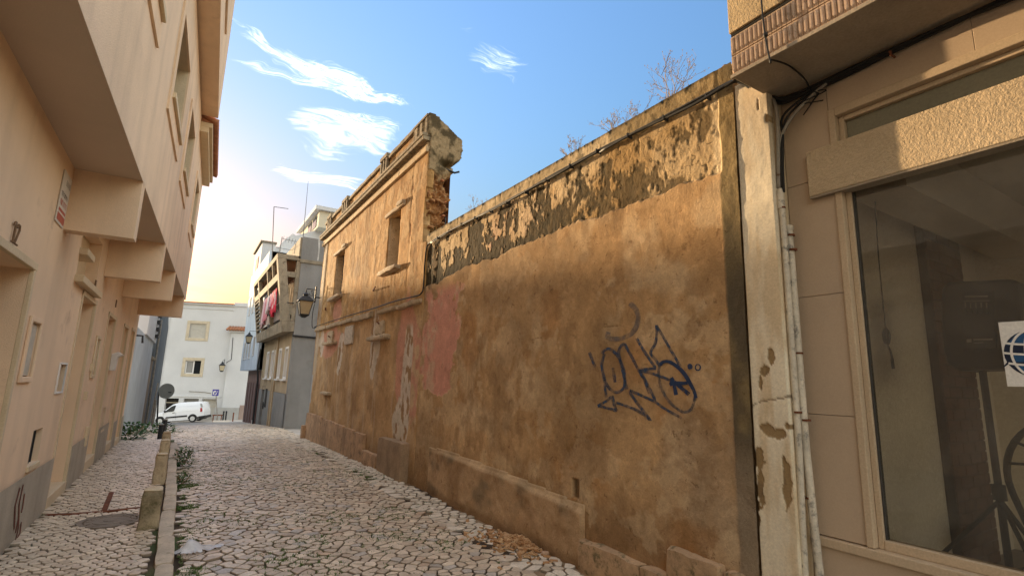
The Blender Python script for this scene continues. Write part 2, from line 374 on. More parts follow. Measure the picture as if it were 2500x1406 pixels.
m_pvcg = mk('grey_conduit', (.26, .23, .19), .6, .25, 6, .1, 50, dirt=((.12, .06, .03), .6, .7))
m_wood = mk('weathered_board', (.36, .25, .14), .8, .3, 5, .3, 60, streak=.3)
m_green = None

# ------------------------------------------------------------------ ground, road, pavement
_gy = [-60, 0, 9, 16, 20, 28, 34, 45, 57, 70, 400]; _gz = [-1.57, -1.57, -1.57, -1.71, -1.79, -2.27, -2.62, -3.5, -4.5, -5.0, -5.0]
def gz(x, y):
    x = np.asarray(x, float); y = np.asarray(y, float)
    return np.interp(y, _gy, _gz) + .035 * np.clip(x, -8, 8) * ss(40, 56, y) + (fbm(x * .9, y * .9, 5, 2) - .5) * .035 * (1 - ss(14, 20, y))
def pz(y): return np.interp(y, [-60, 11, 15.6, 60], [-1.48, -1.47, -1.60, -1.6])
def kx(y): return -.022 - .006 * (np.asarray(y, float) - 4.9)      # inner edge of the kerb
def sheet(name, xs, ys, fz, mat, colf=None, kind='structure', parent=None):
    X, Y = np.meshgrid(xs, ys, indexing='ij'); Z = fz(X, Y); n, m = len(xs), len(ys); mb = MB()
    idx = np.arange(n * m).reshape(n, m)
    cs = [tuple(c) for c in colf(X, Y).reshape(-1, 3)] if colf else []
    mb.v = list(map(tuple, np.stack([X, Y, Z], -1).reshape(-1, 3))); mb.f = list(map(tuple, np.stack([idx[:-1, :-1], idx[1:, :-1], idx[1:, 1:], idx[:-1, 1:]], -1).reshape(-1, 4))); mb.c = cs
    return obj(name, mb, mat, parent, smooth=True, kind=kind)
m_ground = mk('bare_ground', (.22, .18, .13), .95, .2, .3, .2, 6)
m_bed = mk('sandy_joints', (.2, .15, .1), .95, .25, 2.5, .5, 90, attr=True)
m_asph = mk('grey_setts_far', (.44, .39, .33), .7, .2, 1.2, .5, 9, bdist=.03)
far = [-600, -200, -80, -40, -20, -12, -8, -5, -3, -1, 0, 1, 2, 3, 5, 8, 12, 20, 40, 80, 200, 600]
sheet('ground', far, [-400, -100, -40, -20, -10, -5, 0, 3, 6, 9, 12, 16, 20, 24, 28, 31, 34, 40, 45, 51, 57, 63, 70, 100, 200, 400, 1500], lambda x, y: np.interp(y, _gy, _gz) + .035 * np.clip(x, -8, 8) * ss(40, 56, y) - .10, m_ground)
dirtA, dirtB, mossC = np.array([.06, .04, .024]), np.array([.30, .205, .12]), np.array([.075, .10, .03])
def bedcol(X, Y):
    c = mixa(mixa(dirtA, dirtB, ss(.4, .65, fbm(X * 1.4, Y * 1.1, 21, 4))), mossC, ss(.50, .62, fbm(X * 1.9, Y * 1.3, 33, 4)) * ss(3.0, .9, X) * .9)
    return c
def bury(X, Y): return .024 * ss(.56, .70, fbm(X * 1.1, Y * .9, 44, 4)) * ss(2.0, 2.9, X) + .006 * ss(.5, .7, fbm(X * 2, Y * 2, 45, 3))
road = sheet('road', np.arange(-.04, 3.30, .06), np.arange(2.6, 17.01, .08), lambda x, y: gz(x, y) - .028 + bury(x, y), m_bed, bedcol)
pave = sheet('pavement', np.linspace(-1.12, -.01, 20), np.arange(2.6, 15.66, .1), lambda x, y: pz(y) - .016 + 0 * x, m_bed, lambda x, y: bedcol(x, y) * .8)
far_street = sheet('street', np.concatenate([np.arange(-14, -2, 1.5), np.arange(-2, 4.3, .25), np.arange(5, 20, 2)]), np.concatenate([np.arange(15.7, 30, .3), np.arange(30, 75, 1.0)]), lambda x, y: gz(x, y) - .03 - .03 * ss(17.4, 16.9, y) + .022 * ss(27.3, 27.9, y), m_asph)

def clip_poly(poly, nx, ny, d):      # keep nx*x + ny*y <= d
    out = []
    for i, a in enumerate(poly):
        b = poly[(i + 1) % len(poly)]; da = nx * a[0] + ny * a[1] - d; db = nx * b[0] + ny * b[1] - d
        if da <= 0: out.append(a)
        if da * db < 0:
            t = da / (da - db); out.append((a[0] + (b[0] - a[0]) * t, a[1] + (b[1] - a[1]) * t))
    return out
def setts(x0, x1, y0, y1, sx, sy, jit, gap, seed, skew=0.0, edge=None):
    """irregular interlocking stones: cells round jittered points, cut back by the joint"""
    r = random.Random(seed); rows = []; y = y0; k = 0
    nr = int((y1 - y0) / sy) + 1
    for j in range(nr):
        row = []; nx = int((x1 - x0) / sx) + 2
        for i in range(nx):
            px = x0 + (i + (.5 if j % 2 else 0)) * sx + r.uniform(-1, 1) * jit * sx; py = y0 + j * sy + r.uniform(-1, 1) * jit * sy + skew * (px - x0) + .04 * math.sin(px * 4 + j * .3)
            row.append((px, py))
        rows.append(row)
    out = []
    for j, row in enumerate(rows):
        for i, p in enumerate(row):
            if not (x0 <= p[0] <= x1): continue
            poly = [(p[0] - sx * 1.1, p[1] - sy * 1.1), (p[0] + sx * 1.1, p[1] - sy * 1.1), (p[0] + sx * 1.1, p[1] + sy * 1.1), (p[0] - sx * 1.1, p[1] + sy * 1.1)]
            g = gap * r.uniform(.7, 1.5)
            for dj in (-2, -1, 0, 1, 2):
                if not 0 <= j + dj < len(rows): continue
                for di in (-2, -1, 0, 1, 2):
                    if (di or dj) and 0 <= i + di < len(rows[j + dj]):
                        q = rows[j + dj][i + di]; vx, vy = q[0] - p[0], q[1] - p[1]; l = math.hypot(vx, vy)
                        if l < 1e-4: continue
                        vx /= l; vy /= l; poly = clip_poly(poly, vx, vy, vx * p[0] + vy * p[1] + l / 2 - g)
                        if len(poly) < 3: break
                if len(poly) < 3: break
            if len(poly) >= 3: out.append((p, poly))
    return out
def lerp3(a, b, t): return tuple(a[i] + (b[i] - a[i]) * t for i in range(3))
def stone_mesh(mb, p, poly, zf, col, r, h=.0, fine=True, dome=.001):
    # knock off the corners
    q = []
    n = len(poly)
    if fine:
        for i, a in enumerate(poly):
            b = poly[(i + 1) % n]; q += [(a[0] * .88 + b[0] * .12, a[1] * .88 + b[1] * .12), (a[0] * .12 + b[0] * .88, a[1] * .12 + b[1] * .88)]
    else: q = poly
    if len(q) > 12: q = [x for i, x in enumerate(q) if i % 4 != 3]
    n = len(q); cx = sum(a[0] for a in q) / n; cy = sum(a[1] for a in q) / n
    tx, ty = r.gauss(0, .03), r.gauss(0, .03); dz = r.gauss(0, .003) + h
    def z(x, y, e): return zf + dz + tx * (x - cx) + ty * (y - cy) + e
    vs = []
    for s, e in ((1.0, -.05), (1.0, -.006), (.93, -.0012)):
        for a in q:
            w = 1 + r.uniform(-.03, .03) if s < 1 or e > -.02 else 1
            x, y = cx + (a[0] - cx) * s * w, cy + (a[1] - cy) * s * w; vs.append((x, y, z(x, y, e)))
    fs = [(k * n + i, k * n + (i + 1) % n, (k + 1) * n + (i + 1) % n, (k + 1) * n + i) for k in (0, 1) for i in range(n)]
    vs.append((cx, cy, z(cx, cy, dome))); fs += [(2 * n + i, 2 * n + (i + 1) % n, 3 * n) for i in range(n)]
    dc = (.075, .05, .03); e1 = lerp3(col, dc, .45); o = len(mb.c); mb.add(vs, fs, col); mb.c[o:o + n] = [dc] * n; mb.c[o + n:o + 2 * n] = [e1] * n
def inframe(x, y, z, m=30):
    a = proj((x, y, z)); return a[2] > .1 and -m < a[0] < 2500 + m and -m < a[1] < 1406 + m
def lay(stones, zfun, colf, parent, one, many, mat, seed, h=0, near=300, dome=.001):
    r = random.Random(seed); vis = [(math.hypot(p[0], p[1]), p, poly) for p, poly in stones if inframe(p[0], p[1], float(zfun(p[0], p[1])))]
    rest = [(9e9, p, poly) for p, poly in stones if not inframe(p[0], p[1], float(zfun(p[0], p[1])))]
    vis.sort(key=lambda t: t[0]); mbig = MB()
    for k, (d, p, poly) in enumerate(vis + rest):
        mb = MB() if k < near and d < 9e8 else mbig
        stone_mesh(mb, p, poly, float(zfun(p[0], p[1])), colf(p, r), r, h, d < 9.5 or d > 9e8, dome)
        if mb is not mbig: obj(one, mb, mat, parent, smooth=True, autosmooth=28)
    obj(many, mbig, mat, parent, smooth=True, kind='stuff', autosmooth=28)
def sett_col(p, r):
    t = r.random(); c = lerp3((.56, .44, .32), (.74, .61, .46), t)
    if r.random() < .10: c = lerp3(c, (.50, .455, .40), .8)
    if r.random() < .05: c = lerp3(c, (.60, .40, .26), .5)
    m = r.uniform(.76, 1.08); return tuple(x * m for x in c)
def white_sett(p, r):
    c = lerp3((.62, .52, .40), (.76, .67, .54), r.random())
    if r.random() < .1: c = lerp3(c, (.36, .29, .2), .7)
    return c
def pave_col(p, r):
    c = lerp3((.58, .46, .33), (.72, .60, .45), r.random()); m = r.uniform(.8, 1.08); return tuple(x * m for x in c)
m_sett = mk('worn_limestone_setts', rough=.42, var=.12, scale=9, bump=.45, bscale=48, attr=True, spec=.45, bdist=.006, var2=.2)
m_mosaic = mk('pavement_limestone', rough=.36, var=.12, scale=9, bump=.35, bscale=55, attr=True, spec=.5, bdist=.005, var2=.18)
lay([s for s in setts(.12, 2.70, 3.7, 15.95, .124, .083, .33, .0066, 3, .06) if s[0][0] > float(kx(s[0][1])) + .19 and (s[0][0] < 2.66)], gz, sett_col, road, 'cobble', 'cobbles', m_sett, 5, 0)
lay(setts(2.74, 3.12, 3.7, 16.5, .12, .095, .3, .009, 8, -.1), gz, white_sett, road, 'edge_cobble', 'edge_cobbles', m_sett, 6, -.002, near=60)
lay([s for s in setts(-1.15, 3.15, 16.06, 27.5, .16, .12, .33, .009, 4, .05)], gz, sett_col, far_street, 'sett', 'setts', m_sett, 7, 0, near=0)
man_c = onZ((270, 1272), -1.475); MAN_R = .27
def pzz(x, y): return pz(y)
lay([s for s in setts(-1.06, -.07, 3.9, 15.5, .074, .067, .22, .0042, 13, .10) if math.hypot(s[0][0] - man_c.x, s[0][1] - man_c.y) > MAN_R + .02 and s[0][0] < float(kx(s[0][1])) - .045],
    pzz, pave_col, pave, 'paving_stone', 'paving_stones', m_mosaic, 15, .003, dome=.0025)
# kerb: long stones end to end
kerb = thing('kerb', 'low weathered limestone kerb along the left pavement', 'kerb', (0, 4, -1.6)); kerb['kind'] = 'structure'
m_kerb = mk('kerb_limestone', (.55, .455, .335), .75, .2, 4, .45, 45, dirt=((.2, .17, .09), .55, .75))
y = 3.2; k = 0
while y < 13.2:
    l = rnd.uniform(.75, 1.15); mb = MB(); a = float(kx(y + l / 2)); dx = rnd.uniform(-.008, .008)
    zt = float(pz(y)) + .03 + rnd.uniform(-.008, .006)
    rock(mb, a + dx, a + .135 + dx, y + .008, y + l - .008, zt - .3, zt, 60 + k, .005, (3, 10, 3)); obj('kerb_stone', mb, m_kerb, kerb, smooth=True, autosmooth=45); y += l; k += 1

# ------------------------------------------------------------------ left terrace (salmon house row with a jettied upper floor)
HL = thing('terraced_house', 'salmon pink terraced house with jettied upper floor over the pavement on the left', 'house', (-1.1, 8, -1.5))
LW = FR((-1.1, 0, 0), (0, 1, 0), (1, 0, 0)); YE = 15.5
def lp(p): return LW.hit(p)
doors = [(4.15, 5.34, -1.46, .77, .42), (7.62, 8.60, -1.36, .86, .30), (10.06, 11.0, -1.33, .86, .30), (12.5, 13.3, -1.36, .88, .28), (14.1, 14.9, -1.45, .92, .28)]
win_hi = (7.0, 8.35, 1.0, 1.62, .14)
slots = [(6.42, 6.80, -.86, -.55, .055), (11.35, 11.75, -.98, -.62, .05)]
meters = [(5.55, 5.86, -.06, .38, .03), (9.2, 9.48, -.05, .45, .03)]
mailb = (7.02, 7.36, -.22, .06, .045)
upU = Vector((.0397, .9992, 0)); UPO = Vector((-.57, 6.05, 0)) - upU * 6.05
UW = FR(UPO, upU, (.9992, -.0397, 0))
def up(p): return UW.hit(p)
mb = MB(); LW.wall(mb, -1.0, YE, -1.75, 1.86, [d for d in doors] + [win_hi] + slots + meters + [mailb])
LW.box(mb, -1.0, YE, -1.75, 5.2, -4.0, -.9); obj('wall', mb, m_salmon, HL)
# plinth of grey render, standing proud between the doors
edges = [(-1.0, 4.08), (5.42, 7.54), (8.70, 9.98), (11.08, 12.42), (13.38, 14.02), (14.98, YE)]
for a, b in edges:
    mb = MB(); ops = [s for s in slots if a < s[0] < b and s[2] < -.95]; LW.wall(mb, a, b, -1.75, -.93 if a < 12 else -1.0, [], d=.018); LW.box(mb, a, b, -1.75, -.95 if a < 12 else -1.02, .001, .0175)
    obj('plinth', mb, m_plg, HL, bev=.004)
for i, d in enumerate(doors):
    mb = MB(); t = .055
    LW.box(mb, d[0] - t, d[0] + .003, d[2], d[3] + t, -.02, .012); LW.box(mb, d[1] - .003, d[1] + t, d[2], d[3] + t, -.02, .012); LW.box(mb, d[0] - t, d[1] + t, d[3] - .003, d[3] + t, -.02, .016)
    dr = obj('door', LW.box(MB(), d[0], d[1], d[2], d[3], -d[4] - .05, -d[4] + .004), m_creamd, HL)
    for a, b in ((.12, .42), (.55, .9)):
        w = d[1] - d[0]; h = d[3] - d[2]; obj('door_panel', LW.box(MB(), d[0] + .15 * w, d[1] - .15 * w, d[2] + a * h, d[2] + b * h, -d[4] + .002, -d[4] + .02), m_creamd, dr, bev=.006)
    obj('door_handle', MB().tube([LW.P(d[0] + .1, d[2] + 1.0, -d[4] + .01), LW.P(d[0] + .1, d[2] + 1.0, -d[4] + .06), LW.P(d[0] + .2, d[2] + 1.0, -d[4] + .06)], .009), mk('brass', (.5, .36, .15), .3, .1, 5, 0, metal=1), dr, smooth=True)
    obj('door_frame', mb, m_cream, HL, bev=.004)
    obj('door_step', LW.box(MB(), d[0] - .05, d[1] + .05, d[2] - .16, d[2] + .012, -d[4], .018), m_cream, HL, bev=.008)
# soffit, downstand fins under the jetty
def up_at(y, z, d=0): u = (y - UPO.y) / upU.y; return UW.P(u, z, d)
mb = MB(); a, b = up_at(-1.0, 1.86), up_at(YE, 1.86)
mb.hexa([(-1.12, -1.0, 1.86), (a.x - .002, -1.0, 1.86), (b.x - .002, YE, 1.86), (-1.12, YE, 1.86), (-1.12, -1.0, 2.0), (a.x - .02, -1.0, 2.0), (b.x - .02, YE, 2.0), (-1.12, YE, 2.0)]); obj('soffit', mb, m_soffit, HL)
for y in (1.2, 6.05, 8.88, 11.27, 14.81):
    q0, q1 = up_at(y, 1.3, -.002), up_at(y + .17, 1.3, -.002); zb = 1.27 + .008 * (y - 6)
    mb = MB().hexa([(-1.1, y, zb), (q0.x, y, zb), (q1.x, y + .17, zb), (-1.1, y + .17, zb), (-1.1, y, 1.862), (q0.x, y, 1.862), (q1.x, y + .17, 1.862), (-1.1, y + .17, 1.862)])
    obj('fin_wall', mb, m_salmon, HL, bev=.004)
# upper floor
wins = [(3.72, 5.50), (6.78, 8.52), (9.36, 11.0), (12.84, 14.4)]
uops = [(a + .17, b - .12, 3.3, 4.36, .22) for a, b in wins]
mb = MB(); UW.wall(mb, -1.0, YE, 1.85, 5.28, uops); UW.box(mb, -1.0, YE, 1.99, 5.28, -.7, -.24); obj('upper_wall', mb, m_salmon_up, HL)
obj('end_wall', MB().prism([(-1.1, YE, 1.87), (-.7, YE, 1.87), tuple(up_at(YE, 1.87, -.005)), tuple(up_at(YE, 5.2, -.005)), (-5, YE, 5.2), (-5, YE, 1.87)], (0, -.1, 0)), m_salmon_up, HL)
for (a, b), o in zip(wins, uops):
    mb = MB()
    UW.box(mb, a, o[0] + .003, 3.0, 4.42, -.01, .024); UW.box(mb, o[1] - .003, b, 3.0, 4.42, -.01, .024); UW.box(mb, o[0] + .0035, o[1] - .0035, 3.0, o[2] + .003, -.01, .024); UW.box(mb, o[0] + .0035, o[1] - .0035, o[3] - .003, 4.42, -.01, .024)
    wf = obj('window', mb, m_salmon, HL, bev=.004)
    obj('sill', UW.box(MB(), o[0] - .03, o[1] + .03, 3.22, 3.29, -.15, .06), m_cream, wf, bev=.006)
    mb = MB(); t = .05
    for (p, q, r, s) in ((o[0], o[0] + t, o[2], o[3]), (o[1] - t, o[1], o[2], o[3]), (o[0], o[1], o[2], o[2] + t), (o[0], o[1], o[3] - t, o[3]), ((o[0] + o[1]) / 2 - t / 2, (o[0] + o[1]) / 2 + t / 2, o[2], o[3])): UW.box(mb, p, q, r, s, -.20, -.16)
    obj('frame', mb, mk('dark_aluminium', (.10, .085, .07), .5, .05, 4, 0), wf)
    obj('pane', UW.box(MB(), o[0] + .01, o[1] - .01, o[2] + .01, o[3] - .01, -.19, -.185), m_glassd, wf)
    mb = MB(); UW.box(mb, o[1] - .006, o[1] - .001, o[2], o[3], -.15, -.001); UW.box(mb, o[0], o[1], o[3] - .006, o[3] - .001, -.15, -.001); obj('lining', mb, m_cream, wf)
# projecting top storey, its rail, tiled eaves beyond it
mb = MB(); UW.box(mb, -2.0, 11.93, 5.33, 8.6, -.6, .30); obj('bay', mb, m_salmon, HL, bev=.006)
mb = MB(); UW.box(mb, -2.0, 9.9, 6.05, 8.6, .302, .335); UW.box(mb, -2.0, 8.4, 6.6, 8.6, .337, .40); obj('bay_cladding', mb, m_salmon_up, HL, bev=.004)
mb = MB(); UW.box(mb, 11.95, YE + .1, 4.98, 5.10, -.3, .16); UW.box(mb, 11.95, YE + .1, 5.10, 5.20, -.3, .22); obj('eaves_cornice', mb, m_cream, HL, bev=.006)
m_tile = mk('clay_roof_tile', (.36, .16, .085), .85, .3, 6, .2, 60)
roof = obj('roof', MB().prism([tuple(UW.P(11.95, 5.21, .2)), tuple(UW.P(11.95, 5.21, -2.5)), tuple(UW.P(11.95, 6.3, -2.5))], upU * (YE + .1 - 11.95)), m_tile, HL)
for i in range(26):
    u = 12.02 + i * .138; mb = MB().tube([UW.P(u, 5.285, .31), UW.P(u, 5.37, .0), UW.P(u, 5.50, -.35)], .062, 8); obj('roof_tile', mb, m_tile, roof, smooth=True)
# small things fixed in the wall
def meterbox(o, nm, split=False):
    mb = MB(); t = .045
    for (p, q, r, s) in ((o[0] - t, o[0], o[2] - t, o[3] + t), (o[1], o[1] + t, o[2] - t, o[3] + t), (o[0], o[1], o[2] - t, o[2] - .001), (o[0], o[1], o[3] + .001, o[3] + t)): LW.box(mb, p, q, r, s, .001, .022)
    f = obj('meter_box', mb, m_salmon if not split else m_cream, HL, bev=.006)
    obj('meter_door', LW.box(MB(), o[0] + .008, o[1] - .008, o[2] + .008, o[3] - .008, -.03, -.008), mk('meter_door_grey', (.50, .46, .38), .7, .15, 6, .1), f, bev=.003)
for o in meters: meterbox(o, 'm', o[0] > 9)
mb = MB(); o = mailb; t = .02
for (p, q, r, s) in ((o[0] - t, o[0], o[2] - t, o[3] + t), (o[1], o[1] + t, o[2] - t, o[3] + t), (o[0], o[1], o[2] - t, o[2] - .001), (o[0], o[1], o[3] + .001, o[3] + t)): LW.box(mb, p, q, r, s, .001, .014)
f = obj('letter_niche', mb, m_white, HL); obj('niche_back', LW.box(MB(), o[0] + .002, o[1] - .002, o[2] + .002, o[3] - .002, -.045, -.04), m_dark, f)
obj('letter', LW.box(MB(), o[0] + .03, o[0] + .13, o[2] + .02, o[2] + .16, -.03, -.025), m_white, f)
for o in slots:
    f = obj('vent_slot', LW.box(MB(), o[0] + .002, o[1] - .002, o[2] + .002, o[3] - .002, -o[4], -o[4] + .01), m_dark, HL)
    mb = MB(); LW.box(mb, o[0] - .03, o[1] + .03, o[2] - .05, o[2] - .003, -.045, .02); obj('slot_sill', mb, m_cream, f, bev=.004)
    for k in range(4): obj('grille_bar', LW.box(MB(), o[0] + .05 + k * .08, o[0] + .062 + k * .08, o[2], o[3], -.042, -.032), m_iron, f)
o = win_hi; f = obj('high_window', LW.box(MB(), o[0], o[1], o[2], o[3], -.14, -.13), m_cream, HL)
obj('sill', LW.box(MB(), o[0] - .05, o[1] + .05, o[2] - .075, o[2] - .002, -.1, .08), m_cream, f, bev=.006)
obj('shutter_box', LW.box(MB(), o[0] - .05, o[0] + .45, o[2] + .22, o[2] + .29, -.08, .075), m_cream, f, bev=.006)
for (a, b, c, d) in ((9.05, 9.10, .0, .10), (8.95, 9.0, -.38, -.27), (9.62, 9.70, -1.05, -.78)): obj('wall_box', LW.box(MB(), a, b, c, d, 0, .04), m_cream, HL, bev=.004)
mb = MB().prism([tuple(LW.P(11.2, .02, .001)), tuple(LW.P(11.2, .30, .001)), tuple(LW.P(11.2, .34, .09)), tuple(LW.P(11.2, .29, .16)), tuple(LW.P(11.2, .25, .09)), tuple(LW.P(11.2, .02, .07))], (0, .24, 0)); obj('letter_box', mb, m_white, HL, bev=.01)
for a, b in ((8.2, 1.13), (10.75, 1.12), (4.62, .93)):
    pass
def digits(txt, u, v, h, name, mat):    # house numbers: bent bars, one mesh
    seg = {'1': [(.3, 1, .6, 1), (.6, 1, .6, 0), (.2, 0, 1, 0), (.3, 1, .15, .8)], '2': [(0, .8, .2, 1), (.2, 1, .7, 1), (.7, 1, .85, .75), (.85, .75, .0, 0), (0, 0, 1, 0)]}
    mb = MB()
    for i, ch in enumerate(txt):
        for (a, b, c, d) in seg[ch]: mb.tube([LW.P(u + i * h * .62 + a * h * .5, v + b * h, .014), LW.P(u + i * h * .62 + c * h * .5, v + d * h, .014)], h * .05, 6)
    return obj(name, mb, mat, HL)
m_num = mk('number_bronze', (.17, .10, .05), .6, .2, 8, .1)
digits('12', 4.60, .84, .135, 'house_number', m_num); 
for u, v in ((8.25, 1.02), (10.6, 1.05)): obj('number_plate', LW.box(MB(), u, u + .075, v, v + .12, .001, .012), m_num, HL)
# old rust stencil on the plinth (a sprayed scrawl with its own shape)
scr = [[(47, 1190), (35, 1235), (33, 1290)], [(55, 1182), (45, 1230), (43, 1290), (34, 1325)], [(58, 1205), (53, 1240), (50, 1250)], [(50, 1275), (47, 1300), (40, 1315)], [(44, 1262), (36, 1300)]]
mb = MB()
for s in scr: mb.tube([onX(p, -1.084) for p in s], .018, 5)
for i, p in enumerate(mb.v): mb.v[i] = (-1.0785 + (p[0] + 1.084) * .12, p[1], p[2])
obj('sprayed_mark', mb, mk('rust_paint', (.16, .055, .035), .8, .3, 9, .2), HL)
# alarm sign between the wall and the first fin
sg = thing('alarm_sign', 'white and red alarm company plate on the salmon wall beside the first fin', 'sign', (-1.1, 5.8, 1.4))
obj('plate', LW.box(MB(), 5.66, 5.99, 1.26, 1.72, .003, .012), mk('sign_white', (.62, .57, .50), .5, .05, 4, 0), sg, bev=.002)
mr = mk('sign_red', (.42, .09, .06), .5, .1, 6, 0); md = mk('sign_dark', (.1, .07, .06), .5, .1, 6, 0)
mb = MB(); LW.box(mb, 5.68, 5.97, 1.28, 1.345, .0125, .0135); LW.box(mb, 5.69, 5.96, 1.365, 1.39, .0125, .0135); obj('red_band', mb, mr, sg)
def dashes(F, u0, u1, v, h, d, mat, par, name, seed, gap=.25):
    r = random.Random(seed); mb = MB(); u = u0
    while u < u1:
        w = h * r.uniform(.35, .6); F.box(mb, u, min(u + w * .3, u1), v, v + h, d, d + .001)
        if r.random() < .7: F.box(mb, u + w * .31, min(u + w * .95, u1), v + h * r.choice((0, .4, .8)), v + h * r.choice((.2, .55, 1)) if False else v + h, d, d + .0009) if r.random() < .3 else F.box(mb, u + w * .31, u + w * .9, v + h * .8, v + h, d, d + .0009)
        u += w * (1.2 + gap)
    return obj(name, mb, mat, par)
dashes(LW, 5.70, 5.95, 1.42, .05, .0125, mr, sg, 'red_lettering', 3); dashes(LW, 5.70, 5.95, 1.50, .04, .0125, md, sg, 'dark_lettering', 4); dashes(LW, 5.80, 5.95, 1.61, .05, .0125, md, sg, 'dark_lettering', 5)

# ------------------------------------------------------------------ right: the old garden wall
RW = FR((3.2, 0, 0), (0, 1, 0), (-1, 0, 0))
m_plaster = mk('aged_lime_plaster', rough=.93, var=.10, scale=5, bump=.55, bscale=60, attr=True, spec=.15, bdist=.009, chips=True, var2=.13)
m_plaster2 = mk('aged_ruin_plaster', rough=.93, var=.10, scale=4, bump=.65, bscale=40, attr=True, spec=.15, bdist=.012, chips=True, var2=.12)
GW = thing('garden_wall', 'long ochre garden wall with blue graffiti, blackened peeling top and black cables', 'wall', (3.2, 5, -1.57))
OA, OB, OL = np.array([.55, .35, .175]), np.array([.43, .26, .12]), np.array([.62, .455, .275])
PALE, TAN, MOLD, PINK = np.array([.58, .43, .25]), np.array([.42, .265, .11]), np.array([.048, .036, .016]), np.array([.56, .27, .19])
def zb(y): return np.interp(y, [2.0, 2.3, 3.98, 7.4, 8], [1.58, 1.58, 1.63, 1.53, 1.52])
def gw_fields(y, z):
    edge = z - zb(y) + (fbm(y * 2.2, z * 2.2, 51, 4) - .5) * .16
    old = ss(-.010, .010, edge + (fbm(y * 15, z * 15, 66, 4, .6) - .5) * .05); strip = ss(2.245, 2.225, y + (fbm(z * 3, y * 3, 52, 4) - .5) * .05)
    nA = fbm(y * .9, z * 1.1, 61, 5); nB = fbm(y * 2.6, z * 2.2, 62, 5); dr = fbm(y * 6.5, z * .8, 63, 4); fine = fbm(y * 11, z * 9, 64, 4)
    # new render
    c = mixa(OA, OB, ss(.36, .62, nA * .6 + nB * .4)); c = mixa(c, OL, ss(.54, .72, nB) * .55); c = mixa(c, OB * .8, ss(.55, .72, dr) * ss(.5, 1.5, zb(y) - z) * .5)
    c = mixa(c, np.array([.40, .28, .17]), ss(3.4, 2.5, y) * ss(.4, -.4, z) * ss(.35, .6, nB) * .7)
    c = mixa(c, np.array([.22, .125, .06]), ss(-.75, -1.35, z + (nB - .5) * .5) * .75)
    c = mixa(c, np.array([.36, .17, .055]), ss(.6, .74, fbm(y * 1.6, z * 1.3, 70, 4)) * .6)
    mot = fbm(y * 4.5, z * 4.0, 74, 6, .6); c = mixa(c, OL * 1.02, ss(.545, .585, fbm(y * 2.1, z * 2.3, 75, 6, .6)) * .42); c = mixa(c, np.array([.24, .135, .06]), ss(.55, .66, mot) * .38); c = mixa(c, np.array([.30, .19, .095]), ss(.46, .66, fbm(y * 1.1, z * .8, 76, 5)) * .55); c = mixa(c, np.array([.20, .12, .055]), ss(-.30, .0, edge) * ss(.42, .62, fbm(y * 9, z * 1.2, 80, 4)) * .55); c = c * (.86 + .28 * fbm(y * 24, z * 24, 77, 3))[..., None]
    pk = ss(.035, -.02, np.hypot((y - 7.15) / 1.0, 0) - .74 + (fbm(y * 3, z * 3, 71, 6, .6) - .5) * 1.3 + ss(.55, 1.25, z) * .35 + ss(-.05, -.35, z) * 1.2) * ss(1.5, 1.3, z)
    pk = pk * ss(6.15, 6.3, y + (fbm(y * 5, z * 5, 72, 3) - .5) * .25)
    c = mixa(c, mixa(PINK * 1.05, np.array([.56, .39, .26]), ss(.50, .64, fine * .5 + dr * .5) * .7), pk)
    hn = .010 * nA + .005 * nB + .0018 * fine - .006 * pk + .010 * ss(.1, .0, edge) * ss(-.3, 0, edge)
    for (y0, z0, sl, s, a0, a1) in ((3.9, .48, -.02, 81, 2.4, 5.0), (2.4, -.30, .02, 82, 2.1, 2.45)):
        dd = np.abs(z - z0 - sl * (y - y0) - (fbm(y * 4.1, 0 * y, s, 6, .62) - .5) * .15); ck = ss(.0075, .001, dd) * ss(.42, .52, fbm(y * 5, z * 2, s + 7, 3)) * ss(a0, a0 + .1, y) * ss(a1, a1 - .1, y)
        hn = hn - .004 * ck; c = mixa(c, OB * .45, ck * .7)
    # old coat: flakes over blackened render
    d = z - zb(y); farm = ss(4.0, 5.9, y); n1 = fbm(y * 4.6, z * 3.4, 53, 6, .58); n2 = fbm(y * 17, z * 13, 54, 4, .6); dr2 = fbm(y * 13, z * 1.8, 59, 4)
    thr = .48 + .10 * (np.clip(d, 0, .62) - .28) / .3
    mid = ss(3.5, 4.4, y) * ss(5.6, 4.8, y); near = ss(3.9, 3.2, y)
    k = (n1 - .5) * .95 + (n2 - .5) * .55 + (dr - .5) * .35 + (dr2 - .5) * .35 + .535 - thr + .05 * mid - .075 * near + .015 * farm + .10 * farm * ss(.34, .10, d) - .05 * ss(3.2, 2.4, y)
    wdt = .022 + .07 * (1 - farm); dark = ss(-wdt, wdt, k) * ss(2.27, 2.21, z + (n2 - .5) * .05)
    co = mixa(mixa(PALE, TAN, ss(.35, .62, fbm(y * 1.8, z * 1.9, 55, 4)) * (1 - .75 * farm)), np.array([.64, .40, .29]), farm * ss(.55, .7, fbm(y * 1.3, z * 1.1, 57, 3)) * .6)
    co = mixa(co, TAN * .8, near * .35)
    co = mixa(co, mixa(MOLD, np.array([.115, .078, .034]), ss(.42, .66, n2 * .6 + dr2 * .4) * (1 - .6 * farm)), dark * (1 - .15 * near)); co = mixa(co, MOLD * .8, ss(.12, .0, d + (n2 - .5) * .12) * farm * .75); vor = np.abs(fbm(y * 6, z * 5, 60, 3) - .5); co = mixa(co, MOLD, ss(.012, .003, vor) * (1 - dark) * .8); co = co * (.8 + .4 * fbm(y * 30, z * 26, 78, 3))[..., None]
    co = mixa(co, np.array([.66, .52, .33]), ss(2.33, 2.27, y) * (1 - strip) * .8)
